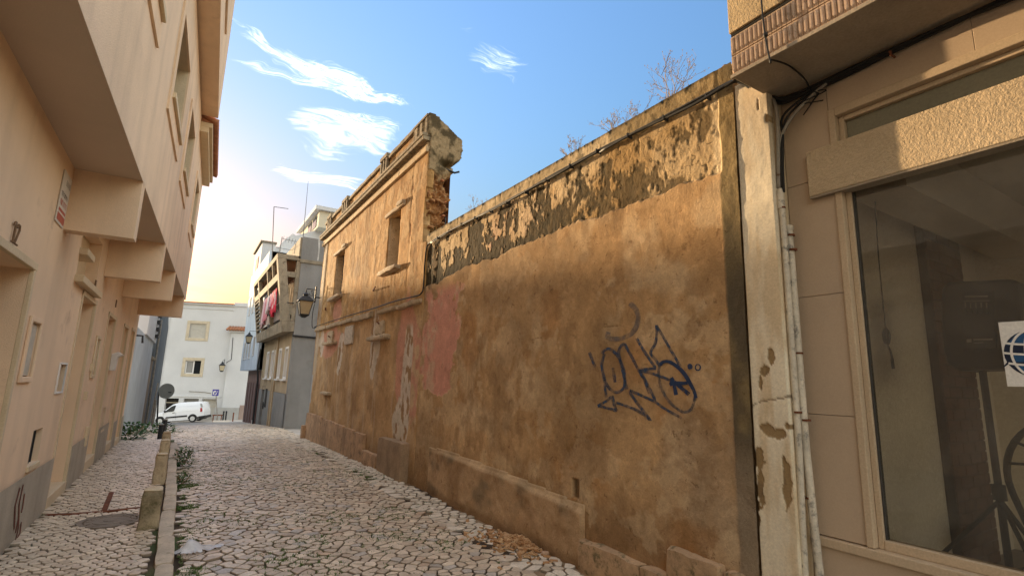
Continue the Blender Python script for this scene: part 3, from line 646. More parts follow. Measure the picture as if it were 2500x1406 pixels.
    capm = ss(2.235, 2.255, z + (fbm(y * 7, z * 0, 79, 3) - .5) * .02); cc_ = mixa(np.array([.56, .43, .255]), np.array([.30, .215, .105]), np.clip(ss(3.5, 3.1, y + (n1 - .5)) + ss(6.2, 7.2, y) * .3 + ss(.52, .62, n1) * .5, 0, 1)); cc_ = mixa(cc_, MOLD, ss(2.36, 2.40, z + (n2 - .5) * .05) * .7 + ss(.60, .68, n2) * .5); co = mixa(co, cc_, capm)
    ho = -.018 + .007 * (1 - dark) + .009 * n2 + .005 * fine + .005 * nB + .022 * capm
    col = mixa(c, co, old); h = hn * (1 - old) + ho * old
    cs = mixa(np.array([.25, .18, .085]), np.array([.14, .105, .055]), ss(.4, .62, fbm(y * 4, z * 1.6, 58, 4))); cs = mixa(cs, np.array([.10, .078, .05]), ss(1.3, .5, z) * ss(.30, .50, nB) * .9); cs = mixa(cs, np.array([.36, .27, .18]), ss(-.2, -.7, z) * .6)
    col = mixa(col, cs, strip); h = h * (1 - strip) + strip * (.006 + .012 * fine + .004 * nB)
    hole = ss(.02, .0, np.maximum(np.abs(y - 3.92) - .035, np.abs(z + .945) - .065))
    return col, h - .09 * hole, hole
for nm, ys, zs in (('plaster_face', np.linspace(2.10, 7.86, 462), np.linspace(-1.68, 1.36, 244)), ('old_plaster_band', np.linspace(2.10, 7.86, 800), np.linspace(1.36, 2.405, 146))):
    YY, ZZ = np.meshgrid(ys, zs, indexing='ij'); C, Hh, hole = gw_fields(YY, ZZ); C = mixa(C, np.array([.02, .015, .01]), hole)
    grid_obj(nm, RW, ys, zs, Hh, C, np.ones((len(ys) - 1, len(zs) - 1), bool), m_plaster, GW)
def gh(y, z): return float(gw_fields(np.array([[y]]), np.array([[z]]))[1][0, 0])
obj('core', MB().box(3.245, 3.62, 2.10, 7.9, -1.7, 2.385), mk('rubble_core', (.3, .2, .11), .95, .3, 3, .5, 25), GW)
# mortar capping in lengths
m_cap = mk('capping_mortar', (.52, .40, .235), .9, .28, 3.5, .4, 45, dirt=((.2, .14, .07), .50, .66))
yy = [2.02, 2.75, 3.42, 4.2, 4.95, 5.6, 6.35, 7.05, 7.85]
for i in range(8):
    mb = MB(); rock(mb, 3.20 + rnd.uniform(0, .006), 3.66, yy[i] - .004, yy[i + 1] + .004, 2.36, 2.415 + .004 * (i % 3), 90 + i, .006, (3, 12, 2)); obj('capping', mb, m_cap, GW, smooth=True, autosmooth=50)
mb = MB()
for k in range(5):      # old eaves tiles lying on the high end of the wall
    obj('ridge_tile', MB().tube([(3.24, 2.04 + k * .15, 2.395 - .003 * k), (3.5, 2.04 + k * .15, 2.455 - k * .012)], [.06, .075], 8), mk('lichened_tile', (.20, .13, .08), .95, .3, 9, .3, 60), GW, smooth=True)
# rough plinth
def pl_top(y): return np.interp(y, [3.78, 4.95, 6.74, 7.3], [-1.085, -1.015, -.955, -.985])
ys = np.arange(3.78, 7.3, .02); zs = np.arange(-1.72, -.93, .02); YY, ZZ = np.meshgrid(ys, zs, indexing='ij')
f1 = fbm(YY * 14, ZZ * 14, 101, 4); topm = ss(.0, -.05, ZZ - pl_top(YY) + (fbm(YY * 4, ZZ * 0, 102, 3) - .5) * .03)
fade = ss(7.3, 6.6, YY); Hh = .012 + .042 * topm * fade + .018 * f1
C = mixa(mixa(np.array([.46, .30, .165]), np.array([.35, .215, .11]), ss(.4, .65, fbm(YY * 3, ZZ * 3, 103, 4))), np.array([.17, .13, .08]), ss(.52, .72, fbm(YY * 2.3, ZZ * 3, 104, 4)) * .7)
C = mixa(C, np.array([.52, .36, .2]), ss(-.06, -.02, ZZ - pl_top(YY)) * .5); C = mixa(C, np.array([.2, .11, .05]), ss(-1.45, -1.56, ZZ) * .6)
kp = (ZZ[:-1, :-1] < pl_top(YY[:-1, :-1]) + .01); grid_obj('plinth', RW, ys, zs, Hh, C, kp, m_plaster, GW, rim=.08)
# hewn base stones
m_bst = mk('base_stone', (.46, .30, .17), .9, .25, 5, .5, 35, dirt=((.15, .12, .06), .5, .68))
for i, (a, b, c, d, x) in enumerate(((3.05, 3.80, -1.68, -1.335, 3.10), (2.80, 3.04, -1.68, -1.34, 3.09), (2.34, 2.80, -1.70, -1.145, 3.11), (1.98, 2.335, -1.7, -1.17, 3.115))):
    mb = MB(); rock(mb, x, 3.3, a, b, c, d, 120 + i, .016, (3, 6, 4)); obj('base_stone', mb, m_bst, GW, smooth=True, autosmooth=40)
# graffiti: flat paint strokes lying on the render
def gp(p): q = onX((1400 + p[0] / 3.905, 700 + p[1] / 3.905), 3.2); return q.y, q.z
def ell(cx, cy, rx, ry, a0, a1, rot, n=22):
    o = []
    for i in range(n + 1):
        t = math.radians(a0 + (a1 - a0) * i / n); x, y2 = rx * math.cos(t), ry * math.sin(t); r = math.radians(rot); o.append((cx + x * math.cos(r) - y2 * math.sin(r), cy + x * math.sin(r) + y2 * math.cos(r)))
    return o
blue = [[(285, 640), (300, 610), (345, 590), (395, 620), (450, 690), (490, 800), (500, 900), (485, 970), (430, 1005), (370, 985), (315, 910), (285, 800), (280, 720), (305, 640)],
        [(300, 860), (310, 960), (322, 1055)], [(385, 770), (395, 840), (405, 910)], [(520, 975), (490, 850), (455, 700), (440, 640), (455, 580), (500, 550), (560, 660), (640, 810), (700, 920), (735, 1020)],
        [(610, 490), (680, 610), (740, 700), (790, 780), (700, 785), (620, 795), (720, 815), (830, 850), (930, 890), (960, 910)],
        [(640, 800), (710, 920), (790, 1095), (680, 1045), (550, 990), (555, 1020), (650, 1150), (745, 1275), (690, 1225), (600, 1170), (500, 1130), (415, 1105)],
        [(240, 1135), (320, 1090), (380, 1045), (395, 1110), (415, 1180), (370, 1165), (300, 1145), (240, 1135)], [(790, 1095), (880, 1160), (960, 1205), (1045, 1250)],
        [(800, 365), (805, 450), (790, 540), (745, 630), (790, 690), (835, 760)], [(800, 370), (850, 450), (920, 570), (990, 690), (1030, 760)],
        [(160, 625), (185, 690), (215, 765)]]
heavy = [[(835, 745), (870, 715), (925, 715), (1000, 760), (1070, 830), (1130, 930), (1165, 1000), (1180, 1060)], [(945, 865), (965, 910), (990, 1030)], [(930, 935), (975, 915), (1040, 920), (1100, 915)], [(975, 905), (1050, 970), (1115, 1025)], [(935, 900), (990, 930)], [(950, 930), (955, 880)]]
thin = [[(835, 745), (820, 830), (840, 930), (880, 1030), (940, 1110), (1010, 1170), (1070, 1195), (1130, 1170), (1160, 1100), (1170, 1040)]]
fadeg = [[(345, 430), (335, 470), (350, 490), (400, 500), (480, 490), (560, 450), (610, 380), (630, 290), (600, 210), (545, 160)]]
def strokes(lines, wpx, zoff):
    mb = MB()
    for ln in lines:
        pts = [Vector((a, b, 0)) for a, b in ln]; sm = []
        for i in range(len(pts) - 1):        # spline through the points
            p0, p1, p2, p3 = pts[max(i - 1, 0)], pts[i], pts[i + 1], pts[min(i + 2, len(pts) - 1)]
            sharp = (p2 - p1).normalized().dot((p1 - p0).normalized()) < .2 if i else False
            for t in (0, .25, .5, .75): sm.append(.5 * ((2 * p1) + (p2 - p0) * t + (2 * p0 - 5 * p1 + 4 * p2 - p3) * t * t + (3 * p1 - p0 - 3 * p2 + p3) * t ** 3) if not sharp else p1.lerp(p2, t))
        sm.append(pts[-1]); o = len(mb.v)
        for i, p in enumerate(sm):
            t = sm[min(i + 1, len(sm) - 1)] - sm[max(i - 1, 0)]; t = t.normalized() if t.length > 0 else Vector((1, 0, 0)); n = Vector((-t.y, t.x, 0)) * wpx / 2 * (.85 + .3 * vn(i * .4, p.x * .01, 9))
            for s in (-1, 1):
                yv, zv = gp((p.x + n.x * s, p.y + n.y * s)); mb.v.append((3.2 - gh(yv, zv) - zoff, yv, zv))
        for i in range(len(sm) - 1): mb.f.append((o + 2 * i, o + 2 * i + 1, o + 2 * i + 3, o + 2 * i + 2))
    return mb
def paint_mat(name, col, lo, hi, mx):
    m = mk(name, col, .6, .2, 6, .1, 40); nt = m.node_tree; b = nt.nodes['Principled BSDF']
    nz = N(nt, 'ShaderNodeTexNoise', i_Scale=16.0, i_Detail=5.0, i_Roughness=.7); L(nt, N(nt, 'ShaderNodeNewGeometry').outputs['Position'], nz.inputs['Vector'])
    L(nt, maprange(nt, nz.outputs['Fac'], lo, hi, .12, mx), b.inputs['Alpha']); return m
obj('graffiti', strokes(blue, 27, .0045), paint_mat('blue_spray', (.038, .066, .12), .28, .64, .9), GW)
obj('graffiti', strokes(heavy, 35, .006), paint_mat('blue_spray_heavy', (.022, .042, .10), .2, .45, .96), GW)
obj('graffiti', strokes(thin, 26, .005), paint_mat('blue_spray_thin', (.05, .075, .11), .30, .62, .75), GW)
obj('graffiti', strokes(fadeg, 46, .005), paint_mat('grey_spray', (.12, .125, .14), .30, .66, .6), GW)
mb = strokes([ell(1122, 760, 12, 14, 0, 360, 0, 12)], 26, .005); mb2 = strokes([ell(1198, 768, 24, 28, 0, 360, 0, 14)], 13, .005); o = len(mb.v); mb.v += mb2.v; mb.f += [tuple(i + o for i in f) for f in mb2.f]
obj('graffiti', mb, MATS['blue_spray_heavy'], GW)

# ------------------------------------------------------------------ the roofless two storey ruin
RU = thing('ruined_house', 'roofless ochre two storey house front with parapet, cornice and broken rubble end', 'ruin', (3.2, 12, -1.6))
RWINS = [(9.24, 9.95, 2.13, 3.27), (13.42, 14.36, 2.13, 3.32)]
UA, UB, UP2 = np.array([.50, .29, .112]), np.array([.38, .20, .068]), np.array([.56, .385, .20])
def ru_fields(y, z):
    nA = fbm(y * .8, z * .9, 201, 5); nB = fbm(y * 2.4, z * 2.0, 202, 5); dr = fbm(y * 5.5, z * .7, 203, 5); fine = fbm(y * 10, z * 8, 204, 4)
    upz = ss(1.0, 1.5, z)
    c = mixa(UA, UB, ss(.36, .64, nB * .5 + dr * .5)); fl = fbm(y * 5.2, z * 4.4, 205, 6, .58); c = mixa(c, UP2, ss(.51, .56, fl) * .55); c = mixa(c, UB * .72, ss(.56, .64, fbm(y * 4.6, z * 4.0, 206, 6, .6)) * .5); c = c * (.84 + .32 * fbm(y * 22, z * 20, 207, 3))[..., None]; c = mixa(c, np.array([.30, .19, .09]), ss(.58, .74, dr) * .5)
    c = mixa(c, np.array([.17, .11, .07]), np.exp(-((y - 12.1) / .45) ** 2 - ((z - 2.55) / .22) ** 2) * .6)
    lo = mixa(OA, OB, ss(.36, .62, nA * .4 + nB * .6)); lo = mixa(lo, np.array([.52, .36, .21]), ss(.53, .60, fbm(y * 2.6, z * 2.2, 208, 6, .6)) * .5); lo = mixa(lo, np.array([.26, .15, .07]), ss(.53, .66, fbm(y * 3.2, z * 2.0, 209, 6, .6)) * .45); lo = mixa(lo, np.array([.54, .42, .29]), ss(.62, .72, dr) * ss(1.3, .4, z) * .4)
    c = mixa(lo, c, upz)
    nd = (fbm(y * 2.4, z * 1.5, 211, 5) - .5)
    def blob(cy, cz, ry, rz, amp=1.3): return ss(.06, -.06, np.hypot((y - cy) / ry, (z - cz) / rz) - 1 + nd * amp)
    pk = np.maximum.reduce([blob(14.2, .92, 1.3, .38), blob(8.45, .25, .5, 1.0), blob(13.7, 1.7, .42, .3)]); c = mixa(c, PINK * 1.02, pk * .8)
    wh = np.maximum.reduce([blob(8.42, -.1, .22, 1.15, .6) * ss(1.0, .85, z), blob(8.62, -.75, .40, .42, .9), blob(13.1, .62, .28, .5, .9), blob(15.3, .9, .3, .35), blob(10.3, .7, .25, .6)])
    c = mixa(c, np.array([.62, .54, .43]), wh * .85); c = mixa(c, np.array([.33, .2, .1]), wh * ss(.57, .66, fbm(y * 9, z * 6, 213, 3)))
    rough = np.maximum(blob(8.05, -.35, .16, 1.2, .5), 0); c = mixa(c, np.array([.55, .38, .22]), rough * ss(.45, .6, fine) * .9)
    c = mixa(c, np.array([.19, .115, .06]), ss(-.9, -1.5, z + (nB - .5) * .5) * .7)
    cp = ss(15.55, 15.6, y) * ss(15.95, 15.9, y); c = mixa(c, np.array([.50, .41, .30]), cp * ss(-.3, .3, z) * .8)
    c = mixa(c, np.array([.42, .43, .43]), ss(15.85, 15.9, y) * ss(-.75, -.7, z) * ss(.1, .05, z) * .9)
    st = ss(8.62, 8.65, y) * ss(8.75, 8.72, y) * upz
    h = .014 * nA + .006 * nB * upz + .004 * ss(.51, .56, fl) * upz + .008 * nB + .003 * (dr - .5) + .005 * fine - .008 * wh - .006 * pk + .02 * cp - .006 * st + .014 * ss(8.62, 8.6, y) * upz
    return c, h
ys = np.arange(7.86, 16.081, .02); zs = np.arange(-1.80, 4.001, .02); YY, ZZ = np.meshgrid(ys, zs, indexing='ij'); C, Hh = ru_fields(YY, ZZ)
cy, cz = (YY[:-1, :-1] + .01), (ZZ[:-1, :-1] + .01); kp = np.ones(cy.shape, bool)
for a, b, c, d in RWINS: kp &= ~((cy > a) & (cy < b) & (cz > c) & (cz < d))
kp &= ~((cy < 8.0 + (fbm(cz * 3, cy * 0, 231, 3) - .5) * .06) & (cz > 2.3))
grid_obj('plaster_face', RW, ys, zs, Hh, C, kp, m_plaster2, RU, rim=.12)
mb = MB(); ops = [(a, b, c, d, -.0) for a, b, c, d in RWINS]; RB = FR((3.26, 0, 0), (0, 1, 0), (-1, 0, 0)); 
RB.wall(mb, 8.02, 16.05, -1.8, 4.0, [(a - .01, b + .01, c - .01, d + .01, .34) for a, b, c, d in RWINS]); mb.quad((3.26, 16.05, -1.8), (3.75, 16.05, -1.8), (3.75, 16.05, 4.0), (3.26, 16.05, 4.0)); mb.quad((3.75, 16.05, -1.8), (3.75, 8.3, -1.8), (3.75, 8.3, 4.0), (3.75, 16.05, 4.0))
m_rub = mk('clay_rubble', (.36, .175, .07), .95, .3, 5, .8, 22, bdist=.03)
obj('wall_core', mb, m_rub, RU)
# windows: boards and an old shutter in deep reveals, stone lintels and sills
m_stone = mk('old_window_stone', (.50, .39, .26), .9, .22, 6, .4, 50, dirt=((.22, .16, .1), .52, .7))
for i, (a, b, c, d) in enumerate(RWINS):
    w = obj('window', RW.box(MB(), a, b, c, d, -.36, -.30), m_dark, RU)
    if i == 0:
        n = 3
        for k in range(n): obj('board', RW.box(MB(), a + (b - a) * k / n + .005, a + (b - a) * (k + 1) / n - .005, c, d - .02 * k, -.24 + .012 * (k % 2), -.215 + .012 * (k % 2)), mk('bleached_board', (.38, .31, .20), .8, .25, 5, .3, 60, streak=.25), w)
    else:
        for k in range(12):
            z0 = c + (d - c) * k / 12; mb = MB(); mb.hexa([RW.P(a, z0, -.22), RW.P(b, z0, -.22), RW.P(b, z0, -.205), RW.P(a, z0, -.205), RW.P(a, z0 + .085, -.17), RW.P(b, z0 + .085, -.17), RW.P(b, z0 + .085, -.155), RW.P(a, z0 + .085, -.155)]); obj('shutter_slat', mb, mk('grey_blue_wood', (.22, .22, .22), .8, .25, 7, .2, 60), w)
    mb = MB(); rock(mb, 3.05, 3.3, a - .16, b + .16, c - .10, c - .005, 240 + i, .012, (3, 8, 3)); obj('sill', mb, m_stone, w, smooth=True, autosmooth=45)
    mb = MB(); rock(mb, 3.13, 3.3, a - .20, b + .20, d + .005, d + .085, 250 + i, .008, (3, 8, 3)); rock(mb, 3.10, 3.3, a - .20, a + .14, d + .04, d + .13, 252 + i, .008, (3, 4, 3)); obj('lintel', mb, m_stone, w, smooth=True, autosmooth=45)
    obj('jamb', RW.box(MB(), a - .012, a + .03, c, d, -.3, -.005), m_stone, w, bev=.006); obj('jamb', RW.box(MB(), b - .03, b + .012, c, d, -.3, -.005), m_stone, w, bev=.006)
# cornice, parapet, coping and fluted blocks
m_corn = mk('cornice_plaster', (.56, .41, .235), .9, .25, 3, .4, 40, dirt=((.16, .115, .06), .52, .7))
m_cop = mk('coping_stone', (.30, .235, .15), .92, .3, 4, .5, 40, dirt=((.08, .065, .04), .45, .66))
mb = MB(); RW.box(mb, 8.0, 16.2, 3.96, 4.07, -.05, .075); obj('cornice_lower', mb, m_corn, RU, bev=.012)
mb = MB(); RW.box(mb, 8.03, 16.2, 4.07, 4.16, -.05, .045); obj('cornice_fillet', mb, m_corn, RU, bev=.01)
mb = MB(); RW.box(mb, 7.98, 16.24, 4.16, 4.235, -.05, .15); RW.box(mb, 7.98, 16.24, 4.236, 4.30, -.05, .165); obj('cornice_upper', mb, m_cop, RU, bev=.012)
blocks = [(8.03, 8.62), (10.25, 10.68), (13.46, 14.0), (15.3, 15.75)]
spans = [(8.62, 10.25), (10.68, 13.46), (14.0, 15.3), (15.75, 16.15)]
for a, b in spans:
    yv = np.arange(a, b + .001, .03); zv = np.arange(4.295, 4.66, .03); Y2, Z2 = np.meshgrid(yv, zv, indexing='ij'); C2 = mixa(UA, UB, ss(.35, .65, fbm(Y2 * 2, Z2 * 2, 260, 4))); C2 = mixa(C2, np.array([.24, .16, .09]), ss(.52, .68, fbm(Y2 * 2.6, Z2 * 4, 261, 4)) * .7)
    grid_obj('parapet_panel', RW, yv, zv, .012 * fbm(Y2 * 5, Z2 * 5, 262, 3), C2, np.ones((len(yv) - 1, len(zv) - 1), bool), m_plaster2, RU, rim=.05)
    mb = MB(); RW.box(mb, a, b, 4.30, 4.63, -.22, -.03); obj('parapet_core', mb, m_rub, RU)
    mb = MB(); rock(mb, 3.135, 3.44, a + .002, b - .002, 4.635, 4.735, int(a * 10), .008, (3, 14, 3)); obj('coping', mb, m_cop, RU, smooth=True, autosmooth=45)
for i, (a, b) in enumerate(blocks):
    mb = MB(); zt_ = 4.64 if i == 0 else 4.70; RW.box(mb, a, b, 4.30, zt_, -.14, .02)
    w = (b - a) / 5
    for k in (0, 2, 4): RW.box(mb, a + k * w, a + (k + 1) * w, 4.30, zt_ - .005, .0, .075)
    RW.box(mb, a - .015, b + .015, zt_, zt_ + (.05 if i == 0 else .10), -.16, .09); obj('fluted_block', mb, m_cop, RU, bev=.01)
# the broken near end: a ragged tongue of wall, plastered above and bare rubble below
EF = FR((3.05, 7.98, 0), (1, 0, 0), (0, -1, 0)); us = np.arange(0, .86, .0125); vs = np.arange(2.26, 4.69, .0125); UU, VV = np.meshgrid(us, vs, indexing='ij')
prof = np.interp(VV, [2.2, 2.45, 2.7, 2.95, 3.15, 3.35, 3.5, 3.62, 3.75, 3.85, 3.95, 4.15, 4.32, 4.5, 4.66, 4.82], [.62, .50, .47, .50, .56, .53, .46, .50, .60, .58, .74, .76, .73, .48, .22, .10])
rag = (fbm(UU * 6, VV * 8, 270, 5, .62) - .5) * (.09 + .20 * ss(4.15, 3.85, VV)); left = np.where(VV > 4.28, .085, .13)
kp = (UU < prof + rag) & (UU >= left); kp = kp[:-1, :-1]
rubm = ss(3.62, 3.45, VV + (fbm(UU * 5, VV * 5, 271, 4) - .5) * .35 - .25 * ss(.35, .1, UU) * 0)
chunk = fbm(UU * 11, VV * 11, 272, 5, .62); big = np.abs(fbm(UU * 6, VV * 5, 273, 4) - .5) * 2
Hh = rubm * (.17 * (chunk - .5) + .16 * (big - .3) - .05) + (1 - rubm) * (.03 * fbm(UU * 6, VV * 6, 274, 5, .6)) - .16 * np.exp(-((UU - .52) / .13) ** 2 - ((VV - 3.80) / .055) ** 2)
cr = mixa(np.array([.42, .205, .08]), np.array([.27, .125, .05]), ss(.4, .62, chunk)); cr = mixa(cr, np.array([.50, .33, .17]), ss(.6, .7, fbm(UU * 14, VV * 14, 275, 3)) * .8)
cpz = mixa(np.array([.34, .245, .135]), np.array([.10, .073, .038]), ss(.42, .60, fbm(UU * 5, VV * 4, 276, 6, .62) + .14 * ss(4.0, 4.6, VV) - .05 * ss(3.9, 3.6, VV))); C = mixa(cpz, cr, rubm)
grid_obj('broken_end', EF, us, vs, Hh, C, kp, m_plaster2, RU, rim=.75)
rr = random.Random(5); n = 0
for k in range(12):
    z = rr.uniform(2.35, 3.5); x = 3.2 + rr.uniform(.02, float(np.interp(z, [2.2, 2.45, 3.15, 3.5], [.40, .28, .36, .26]))); s = rr.uniform(.025, .055); mb = MB()
    rock(mb, x - s, x + s, 7.95 - s * .7, 7.97 + s, z - s * .5, z + s * .5, 300 + k, s * .35, (2, 2, 2)); obj('rubble_stone', mb, rr.choice((m_rub, mk('red_brick_bit', (.46, .18, .08), .95, .25, 8, .5, 40), m_rub)), RU)
obj('broken_tie', MB().tube([(3.52, 8.0, 3.72), (3.66, 7.93, 3.66), (3.74, 7.9, 3.69)], .018, 6), m_iron, RU)
obj('roof_spike', MB().tube([(3.5, 7.86, 2.4), (3.5, 7.86, 2.78)], .012, 6), m_iron, RU)
# string course, broken into lengths; stubs of little canopies, pins and a plaque
for i, (a, b, t) in enumerate(((7.9, 9.0, .05), (9.02, 10.1, .045), (10.55, 11.9, .07), (11.92, 13.2, .05), (13.22, 14.6, .055), (14.62, 16.1, .06))):
    mb = MB(); z = 1.30 + .012 * (a - 8); rock(mb, 3.11, 3.25, a, b, z - t, z + t * .8, 340 + i, .016, (3, 12, 3)); obj('string_course', mb, m_stone, RU, smooth=True, autosmooth=45)
for i, (a, b, z) in enumerate(((9.38, 10.5, .79), (13.5, 14.7, .88))):
    mb = MB(); rock(mb, 3.06, 3.25, a, b, z - .04, z + .06, 350 + i, .016, (3, 9, 3)); obj('canopy_stub', mb, m_stone, RU, smooth=True, autosmooth=45)
    mb = MB(); rock(mb, 3.13, 3.25, a + .35, b - .3, z + .07, z + .34, 353 + i, .016, (3, 5, 4)); obj('bracket_stump', mb, m_stone, RU, smooth=True, autosmooth=45)
mb = MB(); rock(mb, 3.08, 3.25, 13.55, 14.45, -.44, -.36, 356, .014, (3, 7, 3)); obj('stone_stub', mb, m_stone, RU, smooth=True, autosmooth=45)
mb = MB(); rock(mb, 3.14, 3.24, 11.92, 12.62, .78, 1.22, 357, .006, (3, 6, 5)); obj('plaque', mb, mk('plaque_stone', (.50, .42, .33), .8, .3, 14, .3, 40), RU, smooth=True, autosmooth=45)
for a, z, l in ((10.6, 1.83, .42), (15.0, 1.88, .42), (10.0, 1.08, .12), (14.1, 1.06, .12)): obj('iron_pin', MB().tube([(3.22, a, z), (3.2 - .05, a, z), (3.2 - .12, a - l * .9, z + .01)], .017, 6), m_rust, RU)
# plinth slabs
m_pls = mk('plinth_slab', (.42, .265, .15), .9, .25, 4, .45, 30, streak=.3, dirt=((.16, .11, .07), .5, .72))
pe = [10.42, 11.15, 12.0, 12.9, 14.2, 16.12]
for i in range(5):
    zt = float(np.interp((pe[i] + pe[i + 1]) / 2, [10.4, 16.2], [-1.09, -.98])); mb = MB(); rock(mb, 3.125, 3.3, pe[i] + .006, pe[i + 1] - .006, -1.95, zt, 360 + i, .008, (3, 8, 6)); obj('plinth_slab', mb, m_pls, RU, smooth=True, autosmooth=45)
mb = MB(); rock(mb, 3.10, 3.3, 9.5, 10.40, -1.8, -1.36, 370, .008, (3, 6, 4)); obj('plinth_slab', mb, m_pls, RU, smooth=True, autosmooth=45)
mb = MB(); rock(mb, 3.05, 3.3, 8.1, 9.28, -1.8, -1.0, 372, .01, (3, 8, 6)); cb = obj('cement_buttress', mb, mk('dark_cement', (.30, .205, .125), .92, .25, 4, .4, 40), RU, smooth=True, autosmooth=45)
obj('pipe_hole', MB().tube([(3.16, 9.305, -1.24), (3.16, 9.25, -1.24)], .05, 10), m_dark, cb)
mb = MB(); rock(mb, 3.02, 3.24, 15.95, 16.2, -1.85, -1.35, 374, .012, (3, 3, 4)); obj('corner_stone', mb, m_pls, RU, smooth=True, autosmooth=45)

# ------------------------------------------------------------------ right foreground: the shop
XF = 3.36
SH = thing('shop_building', 'beige stone faced shop with big display window, roughcast sign board and tiled balcony edge', 'shop', (3.36, 0, -1.6))
FF = FR((XF, 0, 0), (0, 1, 0), (-1, 0, 0))
m_face = mk('facing_limestone', (.47, .355, .25), .7, .07, 1.6, .10, 110, spec=.3, var2=.05)
m_fline = mk('window_surround_stone', (.50, .38, .255), .65, .07, 2.2, .08, 90)
m_roughcast = mk('roughcast_sign', (.52, .40, .26), .9, .08, 4, .9, 62, bdist=.012, var2=.10)
m_slab = mk('slab_soffit', (.33, .27, .20), .92, .18, 2.5, .3, 60)
m_bandt = mk('relief_tile', (.47, .335, .235), .7, .15, 9, .15, 80, dirt=((.25, .17, .11), .55, .7))
m_para = mk('balcony_stucco', (.50, .37, .21), .93, .18, 4, .9, 55, bdist=.012)
mb = MB(); FF.box(mb, -4, 1.86, -1.75, -.90, -.3, -.012); obj('base_wall', mb, m_face, SH)
WO = (-3.0, 1.50, -.86, 1.745)
zj = [-.845, -.14, .60, 1.365, 2.035]
for i in range(4):
    obj('facing_panel', FF.box(MB(), 1.546, 1.846, zj[i] + .0015, zj[i + 1] - .0015, -.12, 0), m_face, SH, bev=.002)
for k in range(5): obj('facing_panel', FF.box(MB(), 1.544 - (k + 1) * .75, 1.5425 - k * .75, 1.805, 2.033, -.12, 0), m_face, SH, bev=.002)
for k in range(4): obj('facing_panel', FF.box(MB(), 1.846 - (k + 1) * .9, 1.8445 - k * .9, -1.75, -.905, -.011, .012), m_face, SH, bev=.003)
obj('sill', FF.box(MB(), -3, 1.83, -.903, -.85, -.12, .03), m_fline, SH, bev=.006)
mb = MB(); FF.box(mb, 1.502, 1.544, -.848, 1.803, -.10, .014); FF.box(mb, -3, 1.5015, 1.747, 1.803, -.10, .014); obj('window_surround', mb, m_fline, SH, bev=.006)
wn = obj('display_window', FF.box(FF.box(MB(), 1.470, 1.501, -.849, 1.746, -.10, -.03), -3, 1.4695, 1.715, 1.746, -.10, -.03), m_fline, SH, bev=.004)
obj('window_sill', FF.box(MB(), -3, 1.4695, -.849, -.80, -.10, -.025), m_fline, wn, bev=.004)
obj('pane', FF.box(MB(), -3, 1.468, -.798, 1.25, -.062, -.058), glass_mat('shop_glass', (.84, .81, .76), haze=.075), wn)
obj('frame', FF.box(MB(), 1.462, 1.469, -.798, 1.25, -.08, -.045), mk('grey_gasket', (.06, .055, .05), .5, .1, 4, 0), wn)
obj('transom_panel', FF.box(MB(), -3, 1.468, 1.30, 1.714, -.07, -.06), mk('transom_grey', (.20, .185, .13), .35, .05, 2, .02), wn)
obj('sign_board', FF.box(MB(), -3, 1.685, 1.245, 1.555, -.06, .045), m_roughcast, SH, bev=.006)
obj('sign_underside', FF.box(MB(), -3, 1.683, 1.232, 1.2445, -.05, .040), m_slab, SH)
# overhanging balcony: slab, moulded tile edge, stucco parapet
mb = MB().box(2.86, 3.5, -4, 1.878, 2.035, 2.33); obj('balcony_slab', mb, m_slab, SH, bev=.004)
obj('drip_edge', MB().box(2.832, 2.859, -4, 1.879, 2.02, 2.045), m_slab, SH, bev=.003)
obj('balcony_parapet', MB().box(2.835, 2.96, -4, 1.876, 2.352, 3.3), m_para, SH, bev=.004)
obj('parapet_groove', MB().box(2.85, 2.95, -4, 1.87, 2.331, 2.3515), m_dark, SH)
BT = FR((2.858, 0, 0), (0, 1, 0), (-1, 0, 0))
tw, th = .0315, .138
def band_tile_mesh():
    mb = MB(); w, h = tw - .003, th - .004; F0 = FR((0, 0, 0), (0, 1, 0), (-1, 0, 0))
    o = [(0, 0), (w, 0), (w, h), (0, h)]; ii = [(w * .5, h * .06), (w * .86, h * .2), (w * .86, h * .8), (w * .5, h * .94), (w * .14, h * .8), (w * .14, h * .2)]
    vs = [F0.P(*p, -.012) for p in o] + [F0.P(*p, .010) for p in o] + [F0.P(*p, .010) for p in ii] + [F0.P(w * .5 + (p[0] - w * .5) * .45, h * .5 + (p[1] - h * .5) * .86, .021) for p in ii]
    fs = [(0, 1, 5, 4), (1, 2, 6, 5), (2, 3, 7, 6), (3, 0, 4, 7), (4, 5, 9, 8), (5, 6, 10, 9), (6, 7, 11, 10), (6, 11, 10), (7, 4, 13, 12), (4, 8, 13), (7, 12, 11), (5, 9, 9)][:6] + [(6, 7, 11), (6, 11, 10), (7, 4, 13, 12), (4, 8, 13), (7, 12, 11)]
    fs = [f for f in fs if len(set(f)) == len(f)] + [(8 + i, 8 + (i + 1) % 6, 14 + (i + 1) % 6, 14 + i) for i in range(6)] + [tuple(range(14, 20))]
    return mb.add(vs, fs)
t0 = obj('relief_tile', band_tile_mesh(), m_bandt, SH); cnt = 0
for r in range(2):
    for k in range(70):
        o = t0 if cnt == 0 else t0.copy()
        if cnt: COL.objects.link(o); o.parent = SH
        o.location = Vector((2.858, 1.845 - k * tw, 2.048 + r * (th + .004))) - Vector((3.36, 0, -1.6)) + Vector((3.36, 0, -1.6)); cnt += 1
